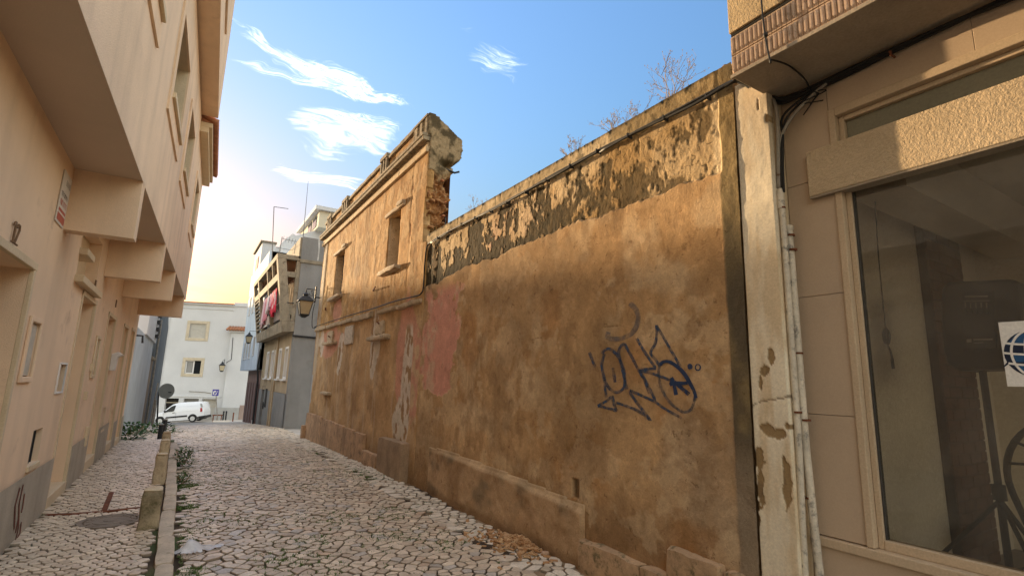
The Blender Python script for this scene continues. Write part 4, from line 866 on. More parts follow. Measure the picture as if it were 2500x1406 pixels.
# peeling white pier between the wall and the shop
PI_ = thing('peeling_pier', 'white painted pier with brown peeling patches between ochre wall and shop', 'pier', (3.2, 1.97, -1.6))
ys = np.arange(1.85, 2.0951, .006); zs = np.arange(-1.72, 2.201, .01); YY, ZZ = np.meshgrid(ys, zs, indexing='ij')
nd = fbm(YY * 18, ZZ * 11, 401, 6, .6) - .5; pe = np.zeros_like(YY)
for px, py, ry, rz in ((1882, 868, .022, .045), (1868, 905, .030, .035), (1858, 935, .012, .045), (1872, 1045, .05, .030), (1900, 1060, .055, .028), (1925, 1040, .02, .02), (1850, 1115, .035, .06), (1856, 1190, .026, .10), (1852, 1265, .02, .04), (1920, 1175, .022, .13), (1915, 1120, .015, .04), (1848, 1230, .02, .05), (1852, 255, .010, .05), (1872, 290, .012, .03)):
    q = onX((px, py), 3.2); pe = np.maximum(pe, ss(.05, -.05, np.hypot((YY - q.y) / ry, (ZZ - q.z) / rz) - 1 + nd * 2.6))
qa, qb = onX((1840, 990), 3.2), onX((1925, 965), 3.2); dd = np.abs(ZZ - (qb.z + (qa.z - qb.z) * (YY - qb.y) / (qa.y - qb.y)) - nd * .06); crk = ss(.008, .002, dd)
WC = mixa(np.array([.76, .66, .49]), np.array([.64, .50, .32]), ss(.45, .65, fbm(YY * 9, ZZ * 1.6, 402, 4))); WC = mixa(WC, np.array([.40, .27, .13]), ss(-1.0, -1.65, ZZ + nd * .5) * .5); WC = mixa(WC, np.array([.46, .41, .33]), ss(.8, 1.8, ZZ) * .5)
C = mixa(WC, mixa(np.array([.30, .20, .095]), np.array([.22, .145, .075]), ss(.4, .6, nd + .5)), pe); C = mixa(C, np.array([.2, .14, .08]), crk * .9)
grid_obj('paint_face', RW, ys, zs, .004 * nd + .006 * (1 - pe) - .003 * crk, C, np.ones((len(ys) - 1, len(zs) - 1), bool), mk('flaking_paint', rough=.8, var=.06, scale=6, bump=.25, bscale=70, attr=True, bdist=.006), PI_, rim=.05)
obj('core', MB().box(3.215, 3.5, 1.852, 2.093, -1.75, 2.195), m_cream, PI_)
# conduits in the corner
CD = thing('conduit_pipes', 'three old vertical plastic conduits with rusty clips in the corner beside the white pier', 'pipes', (3.3, 1.8, -1.6))
def cpx(pts, x): return [onX(p, x) for p in pts]
pa = cpx([(1904, 462), (1912, 540), (1930, 800), (1950, 1080), (1960, 1300), (1966, 1410)], 3.24); pb = cpx([(1925, 552), (1932, 640), (1952, 900), (1968, 1100), (1985, 1260), (2003, 1420)], 3.29); pc = cpx([(1916, 552), (1921, 640), (1937, 850), (1952, 1050), (1970, 1300), (1978, 1420)], 3.27)
obj('conduit', MB().tube(pa, .020, 10), m_pvc, CD, smooth=True, autosmooth=40); obj('conduit', MB().tube(pb, .024, 12), m_pvc, CD, smooth=True, autosmooth=40)
obj('conduit', MB().tube([onX(p, 3.34) for p in ((1936, 980), (1950, 1200), (1968, 1410))], .021, 10), m_pvcg, CD, smooth=True, autosmooth=40)
obj('coupler', MB().tube([pb[0] + Vector((0, 0, -.03)), pb[0]], .028, 12), m_pvc, CD, smooth=True, autosmooth=40); obj('coupler', MB().tube([onX((1905, 470), 3.24), onX((1908, 510), 3.24)], .024, 12), m_pvc, CD, smooth=True, autosmooth=40)
for (p, x, r) in (((1909, 508), 3.24, .022), ((1930, 575), 3.29, .026), ((1936, 610), 3.29, .026), ((1950, 862), 3.29, .026), ((1968, 1025), 3.29, .027), ((1948, 1006), 3.24, .024), ((1976, 1215), 3.29, .026)):
    q = onX(p, x); obj('clip', MB().tube([q + Vector((0, 0, -.006)), q + Vector((0, 0, .006))], r, 12), m_rust, CD, smooth=True, autosmooth=40)
# cables
CB = thing('cable_bundle', 'black telephone cables strung along the top of the ochre wall to the shop corner', 'cables', (3.15, 5, 2.2))
def jitter(pts, a, s):
    r = random.Random(s); return [Vector(p) + Vector((r.uniform(-a, a) * .5, r.uniform(-a, a), r.uniform(-a, a))) for p in pts]
def smoothp(pts, n=5):
    pts = [Vector(p) for p in pts]; o = []
    for i in range(len(pts) - 1):
        p0, p1, p2, p3 = pts[max(i - 1, 0)], pts[i], pts[i + 1], pts[min(i + 2, len(pts) - 1)]
        for k in range(n):
            t = k / n; o.append(.5 * ((2 * p1) + (p2 - p0) * t + (2 * p0 - 5 * p1 + 4 * p2 - p3) * t * t + (3 * p1 - p0 - 3 * p2 + p3) * t ** 3))
    return o + [pts[-1]]
run = [(3.15, y, 2.225 + .018 * math.sin(y * 2.1)) for y in (7.62, 7.0, 6.3, 5.6, 4.9, 4.2, 3.5, 2.9, 2.4, 2.1)]
tail = [(3.17, 2.02, 2.20), (3.27, 1.875, 2.03), (3.31, 1.78, 1.985), (3.325, 1.62, 1.985), (3.33, 1.3, 2.0), (3.33, .9, 2.0), (3.33, .5, 1.995), (3.33, -.5, 2.0)]
for i in range(5): obj('cable', MB().tube(smoothp(jitter(run + tail, .014, 20 + i)), .0085 + .004 * (i == 0), 6), m_black, CB, smooth=True)
for i in range(3): obj('cable', MB().tube(smoothp(jitter(run[6:] + tail, .022, 40 + i)), .009, 6), m_black, CB, smooth=True)
down = [(3.15, 7.62, 2.225), (3.15, 7.74, 2.20), (3.15, 7.80, 2.08), (3.15, 7.82, 1.8), (3.15, 7.81, 1.5), (3.12, 7.83, 1.40), (3.10, 8.0, 1.375), (3.09, 9.0, 1.40), (3.09, 10.3, 1.41), (3.09, 12, 1.44), (3.09, 14, 1.46), (3.09, 16.0, 1.47)]
for i in range(2): obj('cable', MB().tube(smoothp(jitter(down, .008, 60 + i)), .011, 6), m_black, CB, smooth=True)
for y in np.arange(2.3, 7.6, .42): obj('cable_clip', MB().box(3.135, 3.2, y - .005, y + .005, 2.208 + .018 * math.sin(y * 2.1), 2.25 + .018 * math.sin(y * 2.1)), m_iron, CB)
for y in (1.15, .55, .1): obj('cable_clip', MB().tube([(3.36, y, 1.97), (3.31, y, 1.965), (3.30, y, 1.99)], .007, 5), m_rust, CB)
CD2 = thing('drop_cables', 'loose black cables dropping from the shop corner into the white conduits', 'cables', (3.3, 1.7, 1.3))
j0 = Vector((3.325, 1.62, 1.97))
for i, e in enumerate(((1903, 460), (1909, 462), (1914, 470))):
    q = onX(e, 3.24); obj('cable', MB().tube(smoothp([j0 + Vector((0, -.1 + .05 * i, .01)), onX((1985 - 8 * i, 232), 3.32), onX((1935 - 12 * i, 285), 3.28), onX((1906 + 3 * i, 340), 3.25), onX((1903 + 4 * i, 400), 3.24), q]), .008 + .003 * (i == 0), 6), m_black if i else m_pvcg, CD2, smooth=True)
obj('cable', MB().tube(smoothp([(3.27, 1.87, 2.02), onX((1890, 250), 3.26), onX((1899, 300), 3.24), onX((1900, 460), 3.24)]), .013, 6), m_pvcg, CD2, smooth=True)
for i in range(4):
    r = random.Random(70 + i); obj('loose_end', MB().tube(smoothp([j0, j0 + Vector((-.02, r.uniform(-.12, .12), -.05)), j0 + Vector((-.03, r.uniform(-.2, .2), r.uniform(-.16, -.06)))]), .004, 5), m_black, CD2, smooth=True)
TCB = thing('thin_cable', 'thin black cable hanging down over the tiled balcony edge to the shop corner', 'cable', (2.82, 1.7, 2.2))
obj('cable', MB().tube(smoothp([onX((1858, -10), 2.82), onX((1862, 40), 2.81), onX((1868, 85), 2.81), onX((1872, 110), 2.81), onX((1881, 152), 2.81), Vector((2.84, 1.60, 2.005)), Vector((3.0, 1.585, 2.02)), Vector((3.2, 1.60, 2.015)), j0]), .006, 6), m_black, TCB, smooth=True)
obj('knot', MB().lathe([(.003, -.016), (.014, -.01), (.014, .01), (.003, .016)], tuple(onX((1869, 86), 2.81)), 8), m_black, TCB, smooth=True)
# ---- what stands behind the glass
m_inw = mk('interior_wall', (.74, .68, .57), .9, .06, .8, .05, 40); m_inc = mk('interior_ceiling', (.55, .50, .42), .9, .05, 1, 0)
ir = thing('shop_interior', 'dim empty shop room seen through the display window', 'room', (5, 0, -1.3)); ir['kind'] = 'structure'
obj('floor', MB().box(3.47, 8.6, -4, 2.1, -1.45, -1.30), mk('interior_floor', (.16, .12, .09), .4, .1, 1, .05), ir); obj('ceiling', MB().box(3.47, 8.6, -4, 2.1, 1.62, 1.75), m_inc, ir)
obj('side_wall', MB().box(3.47, 8.6, 1.72, 2.1, -1.299, 1.619), m_inw, ir); obj('back_wall', MB().box(8.6, 8.8, -4, 2.1, -1.4, 1.75), m_inw, ir); obj('near_wall', MB().box(3.47, 8.6, -4.2, -4, -1.4, -.6), m_inw, ir)  # near wall, out of view, left open above to let daylight in
obj('partition_wall', MB().box(6.3, 6.45, -1.6, 1.719, -1.299, 1.619), m_inw, ir); obj('ceiling_beam', MB().box(3.6, 6.29, 1.25, 1.55, 1.25, 1.619), m_inc, ir)
bc = obj('brick_pier', MB().box(5.0, 5.72, 1.66, 1.719, -1.299, 1.619), mk('dark_mortar', (.055, .035, .022), .9, .2, 4, 0), ir); mbr = mk('dark_brick', (.10, .048, .028), .85, .35, 9, .2, 40)
b0 = None
for j in range(34):
    for i in range(4 if j % 2 else 3):
        bb = MB().box(max(5.005, 5.005 + i * .24 - (.12 if j % 2 else 0)), min(5.005 + i * .24 + .23 - (.12 if j % 2 else 0), 5.715), 1.65, 1.665, -1.29 + j * .085, -1.29 + j * .085 + .075); obj('brick', bb, mbr, bc)
# loudspeaker on a tripod (its moulded back to the glass)
sx = 4.15; SPK = thing('loudspeaker', 'black plastic loudspeaker behind the shop window, on a tripod', 'loudspeaker', tuple(onX((2390, 905), sx)))
def sp(p, x=sx): return onX(p, x)
m_spk = mk('black_plastic', (.016, .014, .013), .55, .1, 6, .08, 80, spec=.35)
poly = [(2297, 706), (2310, 688), (2470, 680), (2488, 690), (2496, 780), (2500, 860), (2478, 898), (2340, 905), (2312, 890), (2300, 850), (2297, 780)]
obj('cabinet', MB().prism([tuple(sp(p)) for p in poly], (.32, -.0, 0)), m_spk, SPK, bev=.025)
obj('rear_panel', MB().prism([tuple(sp(p, sx - .012)) for p in ((2345, 712), (2425, 708), (2432, 850), (2352, 856))], (.02, 0, 0)), mk('panel_black', (.026, .023, .02), .5, .05, 5, 0), SPK, bev=.004)
m_lab = mk('panel_print', (.30, .27, .22), .5, .1, 5, 0)
for k in range(5):
    q = sp((2357 + 13 * k, 762), sx - .02); obj('knob', MB().tube([q, q + Vector((-.015, 0, 0))], .012, 10), m_iron, SPK); obj('slider', MB().prism([tuple(sp(p, sx - .0135)) for p in ((2355 + 13 * k, 738), (2358 + 13 * k, 738), (2359 + 13 * k, 752), (2356 + 13 * k, 752))], (-.004, 0, 0)), m_lab, SPK)
for (a, b, c, d) in ((2355, 722, 2412, 726), (2352, 734, 2415, 736), (2360, 828, 2372, 836), (2376, 827, 2424, 831), (2378, 836, 2400, 838)): obj('panel_marking', MB().prism([tuple(sp(p, sx - .013)) for p in ((a, b), (c, b - 1), (c, d - 1), (a, d))], (-.001, 0, 0)), m_lab, SPK)
TRI = thing('speaker_tripod', 'black tripod stand under the loudspeaker behind the shop window', 'tripod', tuple(sp((2430, 1340)) ))
a = sp((2398, 900), sx + .15); bt = Vector((a.x, a.y, -1.02)); obj('pole', MB().tube([a, bt], .02, 8), m_spk, TRI, smooth=True); hub = Vector((a.x, a.y, -.62)); obj('collar', MB().tube([hub, hub + Vector((0, 0, .09))], .036, 8), m_spk, TRI, smooth=True)
for t in (100, 220, 340): e = Vector((a.x + .55 * math.cos(math.radians(t)), a.y + .55 * math.sin(math.radians(t)), -1.29)); obj('leg', MB().tube([hub, e], .014, 6), m_spk, TRI, smooth=True); obj('brace', MB().tube([bt, hub.lerp(e, .55)], .008, 5), m_spk, TRI)
CH = thing('wicker_chair', 'dark round backed chair with looped back behind the shop window', 'chair', (4.9, 1.0, -1.3))
hc = Vector((4.75, .98, -.50)); ring = [hc + Vector((.05 * math.sin(t), .30 * math.cos(t), .36 * math.sin(t))) for t in np.linspace(-.35, math.pi + .35, 21)]
ring = [Vector((4.86, hc.y + .25, -.88))] + ring + [Vector((4.86, hc.y - .25, -.88))]
obj('back_hoop', MB().tube(ring, .020, 7), m_spk, CH, smooth=True)
for k in range(5):
    t0_ = math.radians(10 + k * 26); obj('back_loop', MB().tube([hc + Vector((0, .30 * math.cos(t0_), .36 * math.sin(t0_))), hc + Vector((.0, .10 * math.cos(t0_ + .5), .12 * math.sin(t0_ + .5))), hc + Vector((0, .30 * math.cos(t0_ + 1.0), .36 * math.sin(t0_ + 1.0)))], .011, 6), m_spk, CH, smooth=True)
obj('seat', MB().lathe([(.05, 0), (.29, .0), (.30, .04), (.05, .06)], (4.98, .98, -.88), 16), m_spk, CH, smooth=True)
for sx_, sy_ in ((-.2, -.2), (-.2, .2), (.2, -.2), (.2, .2)): obj('leg', MB().tube([(4.98 + sx_, .98 + sy_, -.87), (4.98 + sx_ * 1.2, .98 + sy_ * 1.2, -1.3)], .018, 6), m_spk, CH)
HC = thing('hanging_cord', 'thin black power cord with tied loop hanging inside the shop window', 'cord', tuple(onX((2165, 800), 3.75)))
obj('cord', MB().tube(smoothp([onX(p, 3.75) for p in ((2133, 400), (2137, 500), (2146, 640), (2156, 740), (2162, 800))]), .004, 5), m_black, HC); obj('plug_loop', MB().tube(smoothp([onX(p, 3.75) for p in ((2162, 798), (2172, 815), (2170, 838), (2160, 835), (2156, 815), (2162, 800), (2166, 838), (2174, 858), (2179, 880))]), .006, 5), m_black, HC); obj('plug', MB().tube([onX((2178, 876), 3.75), onX((2181, 900), 3.75)], .009, 6), m_black, HC)
obj('adapter', MB().prism([tuple(onX(p, 3.74)) for p in ((2155, 804), (2162, 802), (2165, 834), (2158, 836))], (.03, 0, 0)), m_black, HC)
SG = thing('window_sticker', 'white square window sticker with a blue and black globe emblem', 'sticker', tuple(onX((2470, 860), 3.413)))
xs_ = 3.4165; tl, bl = onX((2437, 787), xs_), onX((2457, 943), xs_); hgt = tl.z - bl.z
obj('card', MB().box(xs_, xs_ + .0015, tl.y - hgt, tl.y, bl.z, bl.z + hgt), mk('sticker_white', (.74, .71, .66), .5, .02, 3, 0), SG)
c0 = onX((2452, 870), xs_); rad = hgt * .36; cc = (c0.y - rad, bl.z + hgt * .5)
SGF = FR((xs_, 0, 0), (0, 1, 0), (-1, 0, 0)); mnav = mk('globe_navy', (.012, .02, .045), .5, .1, 3, 0); mblu = mk('globe_blue', (.02, .085, .20), .5, .1, 3, 0)
def arcstrip(fn, w, d, n=24):
    mb = MB()
    for i in range(n + 1):
        t = i / n; p = Vector((*fn(t), 0)); q = Vector((*fn(min(t + .01, 1)), 0)) - Vector((*fn(max(t - .01, 0)), 0)); q = q.normalized() if q.length else Vector((1, 0, 0)); nn = Vector((-q.y, q.x, 0)) * w(t) / 2 if callable(w) else Vector((-q.y, q.x, 0)) * w / 2
        mb.v += [tuple(SGF.P(*(p + nn).to_2d(), d)), tuple(SGF.P(*(p - nn).to_2d(), d))]
    mb.f = [(2 * i, 2 * i + 1, 2 * i + 3, 2 * i + 2) for i in range(n)]; return mb
obj('globe', MB().add([SGF.P(cc[0] + rad * math.cos(t), cc[1] + rad * math.sin(t), .0012) for t in np.linspace(0, 2 * math.pi, 40)[:-1]], [tuple(range(39))]), mnav, SG)
mb = MB()
for (u0, u1, v0, v1) in ((.25, .95, .38, .85), (-.4, .22, .02, .4), (.28, .7, -.35, .0), (.3, .85, -.85, -.45)):
    pts = []
    for (u, v) in ((u0, v0), (u1, v0), (u1, v1), (u0, v1)): pts.append(SGF.P(cc[0] + rad * u * math.sqrt(max(.05, 1 - v * v)), cc[1] + rad * v, .0018))
    mb.quad(*pts)
obj('globe_land', mb, mblu, SG)
ml = MATS['sticker_white']
for f in (-.75, -.3, .3, .75): obj('globe_line', arcstrip(lambda t, f=f: (cc[0] + rad * f * math.cos((t - .5) * math.pi), cc[1] + rad * math.sin((t - .5) * math.pi)), .010, .0024), ml, SG)
for v in (-.45, .0, .42): obj('globe_line', arcstrip(lambda t, v=v: (cc[0] + (t * 2 - 1) * rad * math.sqrt(1 - v * v), cc[1] + rad * (v + .10 * ((t * 2 - 1) ** 2 - .5))), .010, .0027), ml, SG)
obj('globe_crescent', arcstrip(lambda t: (cc[0] + rad * 1.12 * math.cos(math.radians(20 + 130 * t)), cc[1] + rad * 1.06 * math.sin(math.radians(-60 + 130 * t)) if False else cc[1] + rad * 1.1 * math.sin(math.radians(-30 + 75 * t))), lambda t: .004 + .016 * math.sin(math.pi * t), .0015), mnav, SG)

# ------------------------------------------------------------------ grey house with the concrete balcony
GB = thing('balcony_house', 'grey rendered house with flaring concrete balcony on the right beyond the ruin', 'house', (3.2, 20, -1.8))
m_gren = mk('grey_side_render', (.21, .205, .195), .92, .15, .9, .3, 40, streak=.10, dirt=((.15, .125, .10), .56, .8))
m_beige = mk('beige_front', (.38, .29, .18), .9, .15, 1.2, .2, 50, streak=.10); m_grlow = mk('grey_dado', (.22, .22, .21), .85, .15, 1.2, .2, 40, streak=.1)
m_bconc = mk('balcony_concrete', (.25, .21, .15), .9, .25, 2.5, .3, 40, streak=.25, dirt=((.12, .09, .06), .50, .72))
obj('side_wall', MB().box(3.2, 8.5, 20.1, 20.4, -2.3, 4.20), m_gren, GB); obj('side_band', MB().box(3.16, 8.5, 20.06, 20.4, 4.201, 4.33), m_bconc, GB, bev=.01)
obj('roof_parapet', MB().box(3.17, 8.5, 20.09, 24.5, 4.331, 5.2), m_gren, GB, bev=.01); obj('parapet_face', MB().box(3.10, 3.169, 20.12, 24.4, 4.35, 5.17), m_bconc, GB)
obj('drip_stain', MB().prism([(3.72, 20.085, 5.19), (3.79, 20.085, 5.19), (3.81, 20.085, 4.7), (3.80, 20.085, 4.36), (3.76, 20.085, 4.36), (3.765, 20.085, 4.8)], (0, .003, 0)), mk('lime_drip', (.5, .49, .46), .9, .2, 5, 0), GB)
GF = FR((3.2, 0, 0), (0, 1, 0), (-1, 0, 0))
gwin = [(20.75, 21.5), (22.35, 23.05), (24.45, 25.15), (25.95, 26.75)]
wz0, wz1 = -.10, 1.12; gd = (26.2, 27.1, -2.5, -.45); gdw = (25.2, 25.7, -1.35, -.55)
mb = MB(); GF.wall(mb, 20.4, 28.2, -.62, 1.62, [(a, b, wz0, wz1, .16) for a, b in gwin]); GF.box(mb, 20.4, 28.2, -.6, 1.62, -5, -.17); obj('front_wall', mb, m_beige, GB)
mb = MB(); GF.wall(mb, 20.4, 28.2, -2.7, -.621, [(*gd, .2)], d=.02); GF.box(mb, 20.4, 28.2, -2.7, -.62, -5, -.21); obj('dado', mb, m_grlow, GB)
mb = MB(); GF.box(mb, 23.35, 23.75, -2.4, 1.62, .0, .06); GF.box(mb, 23.98, 24.2, -2.4, 1.62, 0, .05); obj('pilaster_strip', mb, m_beige, GB, bev=.01)
obj('door', GF.box(MB(), *gd, -.2, -.17), mk('grey_door', (.10, .105, .11), .6, .1, 3, .1), GB); obj('small_window', GF.box(MB(), *gdw, .021, .03), m_dark, GB)
obj('dark_plate', MB().tube([(3.17, 26.0, -1.3), (3.14, 26.0, -1.3)], .16, 14), m_black, GB)
for a, b in gwin:
    mb = MB(); t = .09
    for (p, q, r, s) in ((a + .003, a + t, wz0 + .003, wz1 - .003), (b - t, b - .003, wz0 + .003, wz1 - .003), (a + t, b - t, wz1 - t, wz1 - .003), (a + t, b - t, wz0 + .003, wz0 + t)): GF.box(mb, p, q, r, s, -.15, .02)
    w = obj('window', mb, m_white, GB, bev=.004); obj('sill', GF.box(MB(), a - .1, b + .1, wz0 - .06, wz0 - .002, -.1, .09), m_white, w, bev=.006); obj('shutter', GF.box(MB(), a + t, b - t, wz0 + t, wz1 - t, -.13, -.11), m_shut, w)
obj('ventilation_panel', GF.box(MB(), 23.78, 23.96, -.15, 1.1, .0, .05), m_white, GB)
obj('pipe_band', MB().tube([(3.16, 20.05, 1.47), (3.9, 20.05, 1.45), (6, 20.05, 1.5)], .035, 6), m_black, GB)
# balcony: slab, flaring posts, beams, side frame
y0, y1 = 20.12, 28.0
def bo(z): return float(np.interp(z, [1.3, 1.6, 4.45], [2.86, 2.80, 2.36]))
def bar(p, q, r=.06): d = [Vector(p), Vector(q)]; return MB().tube(d, r, 4)
mb = MB().hexa([(bo(1.58), y0, 1.58), (3.25, y0, 1.62), (3.25, y1, 1.62), (bo(1.58), y1, 1.58), (bo(1.98), y0, 1.98), (3.25, y0, 1.98), (3.25, y1, 1.98), (bo(1.98), y1, 1.98)]); obj('balcony_slab', mb, m_bconc, GB, bev=.02)
def xbeam(name, za, zb_, ya, yb, t=.12): 
    mb = MB().hexa([(bo(za), ya, za), (bo(za) + t, ya, za), (bo(za) + t, yb, za), (bo(za), yb, za), (bo(zb_), ya, zb_), (bo(zb_) + t, ya, zb_), (bo(zb_) + t, yb, zb_), (bo(zb_), yb, zb_)]); return obj(name, mb, m_bconc, GB, bev=.01)
xbeam('balcony_beam', 4.27, 4.44, y0, y1, .9); xbeam('balcony_beam', 3.50, 3.74, y0 + .3, y1, .14)
for a, b in ((y0, y0 + .34), (23.0, 23.16), (25.9, 26.2), (27.75, y1)): xbeam('balcony_post', 1.981, 4.269, a, b, .30 if a < 21 else .15)
for a in (21.55,): xbeam('balcony_post', 3.741, 4.269, a, a + .12, .1)
mb = MB(); 
for i in range(2): pass
def ybeam(name, z0, z1, x1=3.2, t=.25, mat=m_bconc): 
    mb = MB().hexa([(bo(z0) + .30, y0 + .03, z0), (x1, y0 + .03, z0), (x1, y0 + t, z0), (bo(z0) + .30, y0 + t, z0), (bo(z1) + .30, y0 + .03, z1), (x1, y0 + .03, z1), (x1, y0 + t, z1), (bo(z1) + .30, y0 + t, z1)]); return obj(name, mb, mat, GB, bev=.01)
ybeam('side_beam', 3.62, 3.82); ybeam('side_kerb', 1.982, 2.10); ybeam('side_beam', 2.22, 2.6, 3.1, .12); obj('side_post', MB().box(3.06, 3.21, y0 + .02, y0 + .26, 1.985, 4.26), m_bconc, GB, bev=.01)
for k in range(4): obj('side_board', MB().box(2.80 + .08 * k, 2.87 + .08 * k, y0 + .10, y0 + .12, 2.61, 3.32 + .05 * k), m_wood, GB)
obj('side_rail', MB().tube([(2.86, y0 + .0, 2.66), (3.10, y0 + .0, 2.66)], .016, 5), m_iron, GB)
obj('inner_wall', MB().box(3.55, 8.4, 20.41, 28.2, 1.981, 4.2), mk('balcony_inner', (.30, .19, .12), .9, .2, 1, .1), GB); obj('balcony_ceiling', MB().box(2.6, 8.4, 20.38, 28.0, 4.201, 4.268), mk('balcony_ceiling_paint', (.32, .17, .09), .9, .2, 1, .1), GB)
obj('upper_front', MB().box(3.22, 3.549, 26.2, 28.2, 1.981, 4.2), m_gren, GB)
for k in range(8): xbeam('louvre', 2.1 + k * .18, 2.18 + k * .18, 26.21, 27.74, .08)
obj('balcony_rail', MB().tube([(bo(2.12) + .06, 23.2, 2.14), (bo(2.12) + .06, 25.85, 2.14)], .03, 5), m_white, GB); obj('balcony_rail', MB().tube([(bo(2.75) + .08, 20.5, 2.72), (bo(2.75) + .08, 25.85, 2.72)], .018, 5), m_white, GB)
obj('balcony_panel', MB().box(bo(2.3) + .14, bo(2.3) + .16, 20.5, 25.85, 2.15, 2.6), mk('frosted_panel', (.22, .18, .17), .5, .1, 2, 0), GB)
lx = bo(3.0) - .05; obj_lines = thing('washing_line', 'thin line of laundry pegged along the concrete balcony', 'clothesline', (lx, 23, 3.1)); obj('line', MB().tube([(lx, 20.4, 3.22), (lx, 22.5, 3.17), (lx, 24.5, 3.2)], .006, 4), m_iron, obj_lines)
def cloth(name, y0_, y1_, z1_, z0_, col, lab, seed):
    us = np.linspace(y0_, y1_, 12); vs = np.linspace(z0_, z1_, 9); F = FR((lx, 0, 0), (0, 1, 0), (-1, 0, 0)); U2, V2 = np.meshgrid(us, vs, indexing='ij'); ph = (z1_ - V2) / (z1_ - z0_)
    H = .05 * np.sin((U2 - y0_) * 19 + seed) * (.3 + ph) + .03 * (fbm(U2 * 5, V2 * 4, seed, 3) - .5); V3 = V2
    C2 = np.ones(U2.shape + (3,)) * np.array(col) * (1 + .2 * (fbm(U2 * 6, V2 * 2, seed + 3, 3)[..., None] - .5)); 
    if seed == 4: C2 = mixa(C2, np.array([.62, .5, .5]), ss(.22, .16, np.abs(np.hypot((U2 - (y0_ + y1_) / 2) / .5, (V2 - (z0_ + z1_) / 2 - .1) / .45) - .55)) * .9)
    kp = np.ones((11, 8), bool); rg = (us[:-1] - y0_) / (y1_ - y0_)
    kp[:, 0] = np.sin(rg * 9 + seed) > -.2
    o = grid_obj(name, F, us, vs, H, C2, kp, mk('laundry_cloth', rough=.9, var=.1, scale=6, bump=.1, attr=True), None); sm = o.modifiers.new('thick', 'SOLIDIFY'); sm.thickness = .008; return tag(o, lab, 'laundry', 'washing on the balcony line')
cloth('towel', 20.55, 21.45, 3.22, 2.18, (.50, .03, .06), 'crimson towel with pale motif hung nearest the balcony corner post', 4)
cloth('shirt', 21.5, 22.2, 3.18, 2.55, (.60, .30, .36), 'pale pink top hung between the crimson towel and the white garment', 6)
cloth('shirt', 22.22, 22.9, 3.17, 2.45, (.62, .55, .56), 'whitish garment in the middle of the balcony washing', 8)
cloth('trousers', 22.95, 23.6, 3.18, 2.08, (.55, .22, .26), 'dusty red trousers hung beside the whitish garment', 10)
cloth('shirt', 23.7, 24.3, 3.18, 1.98, (.60, .42, .45), 'faded pink garment hung farthest along the balcony line', 12)
# antennas on the roofs
m_ant = mk('antenna_metal', (.16, .15, .14), .5, .1, 5, 0, metal=.5)
A1 = thing('roof_aerial', 'tall thin roof mast with a short horizontal arm at its top', 'aerial', tuple(onY((664, 628), 24.0)))
a, b, c = onY((669, 505), 24.0), onY((664, 632), 24.0), onY((704, 510), 24.0); obj('mast', MB().tube([b, a], .018, 5), m_ant, A1); obj('arm', MB().tube([a, c], .016, 5), m_ant, A1)
A2 = thing('roof_mast', 'very tall thin whip aerial rising from the grey parapet', 'aerial', tuple(onY((740, 580), 21.0))); a, b = onY((753, 437), 21.0), onY((740, 580), 21.0); obj('whip', MB().tube([b, a], [.016, .008], 5), m_ant, A2)
A3 = thing('television_aerial', 'television aerial with rods on a short mast above the balcony', 'aerial', tuple(onY((683, 622), 22.0)))
obj('mast', MB().tube([onY((681, 625), 22), onY((689, 578), 22)], .016, 5), m_ant, A3)
for (p, q) in (((688, 582), (730, 592)), ((674, 604), (716, 612))): obj('boom', MB().tube([onY(p, 22), onY(q, 22)], .010, 5), m_ant, A3)
for k in range(6): p = (692 + 7 * k, 582 + 2 * k); obj('rod', MB().tube([onY((p[0], p[1] - 3), 22) + Vector((0, -.2, 0)), onY((p[0], p[1] + 4), 22) + Vector((0, .2, 0))], .006, 4), m_ant, A3)
# ------------------------------------------------------------------ blue house and white blocks beyond
BH = thing('blue_house', 'pale blue rendered house overhanging a brown ground floor beyond the balcony', 'house', (3, 33, -2.6))
m_blue = mk('pale_blue_paint', (.50, .58, .66), .85, .08, .8, .1, 40, streak=.12); m_brown = mk('brown_shopfront', (.20, .115, .095), .7, .15, 2, .1, 30)
BF = FR((2.95, 0, 0), (0, 1, 0), (-1, 0, 0)); bw = [(30.0, 30.9, 1.0, 2.1), (32.0, 32.9, .9, 2.0), (33.6, 34.4, .9, 2.0), (35.0, 35.8, .9, 2.0), (31.0, 31.9, 3.6, 4.8), (33.0, 33.9, 3.6, 4.8), (34.8, 35.7, 3.6, 4.8)]
mb = MB(); BF.wall(mb, 28.3, 37, .28, 6.3, [(*w, .12) for w in bw]); BF.box(mb, 28.3, 37, .29, 6.3, -5.5, -.13); mb.quad((2.95, 28.3, .28), (5, 28.3, .28), (5, 28.3, 6.3), (2.95, 28.3, 6.3)); mb.quad((2.95, 28.3, .28), (5, 28.3, .28), (5, 37, .28), (2.95, 37, .28)); obj('wall', mb, m_blue, BH)
for w in bw:
    f = obj('window', BF.box(BF.box(BF.box(BF.box(MB(), w[0] + .003, w[0] + .07, w[2] + .003, w[3] - .003, -.1, .015), w[1] - .07, w[1] - .003, w[2] + .003, w[3] - .003, -.1, .015), w[0] + .07, w[1] - .07, w[3] - .07, w[3] - .003, -.1, .015), w[0] + .07, w[1] - .07, w[2] + .003, w[2] + .07, -.1, .03), m_whitef, BH); obj('pane', BF.box(MB(), w[0] + .07, w[1] - .07, w[2] + .07, w[3] - .07, -.09, -.08), m_glassd, f)
mb = MB().box(3.22, 8, 28.3, 34.6, -3.0, .27); obj('ground_floor', mb, m_brown, BH); PF = FR((3.22, 0, 0), (0, 1, 0), (-1, 0, 0))
for a in (28.6, 29.7, 30.9, 32.1, 33.3): obj('shutter_door', PF.box(MB(), a, a + .85, -2.9, -.4, .0, .05), mk('brown_shutter', (.15, .085, .075), .6, .1, 3, .05), BH, bev=.01)
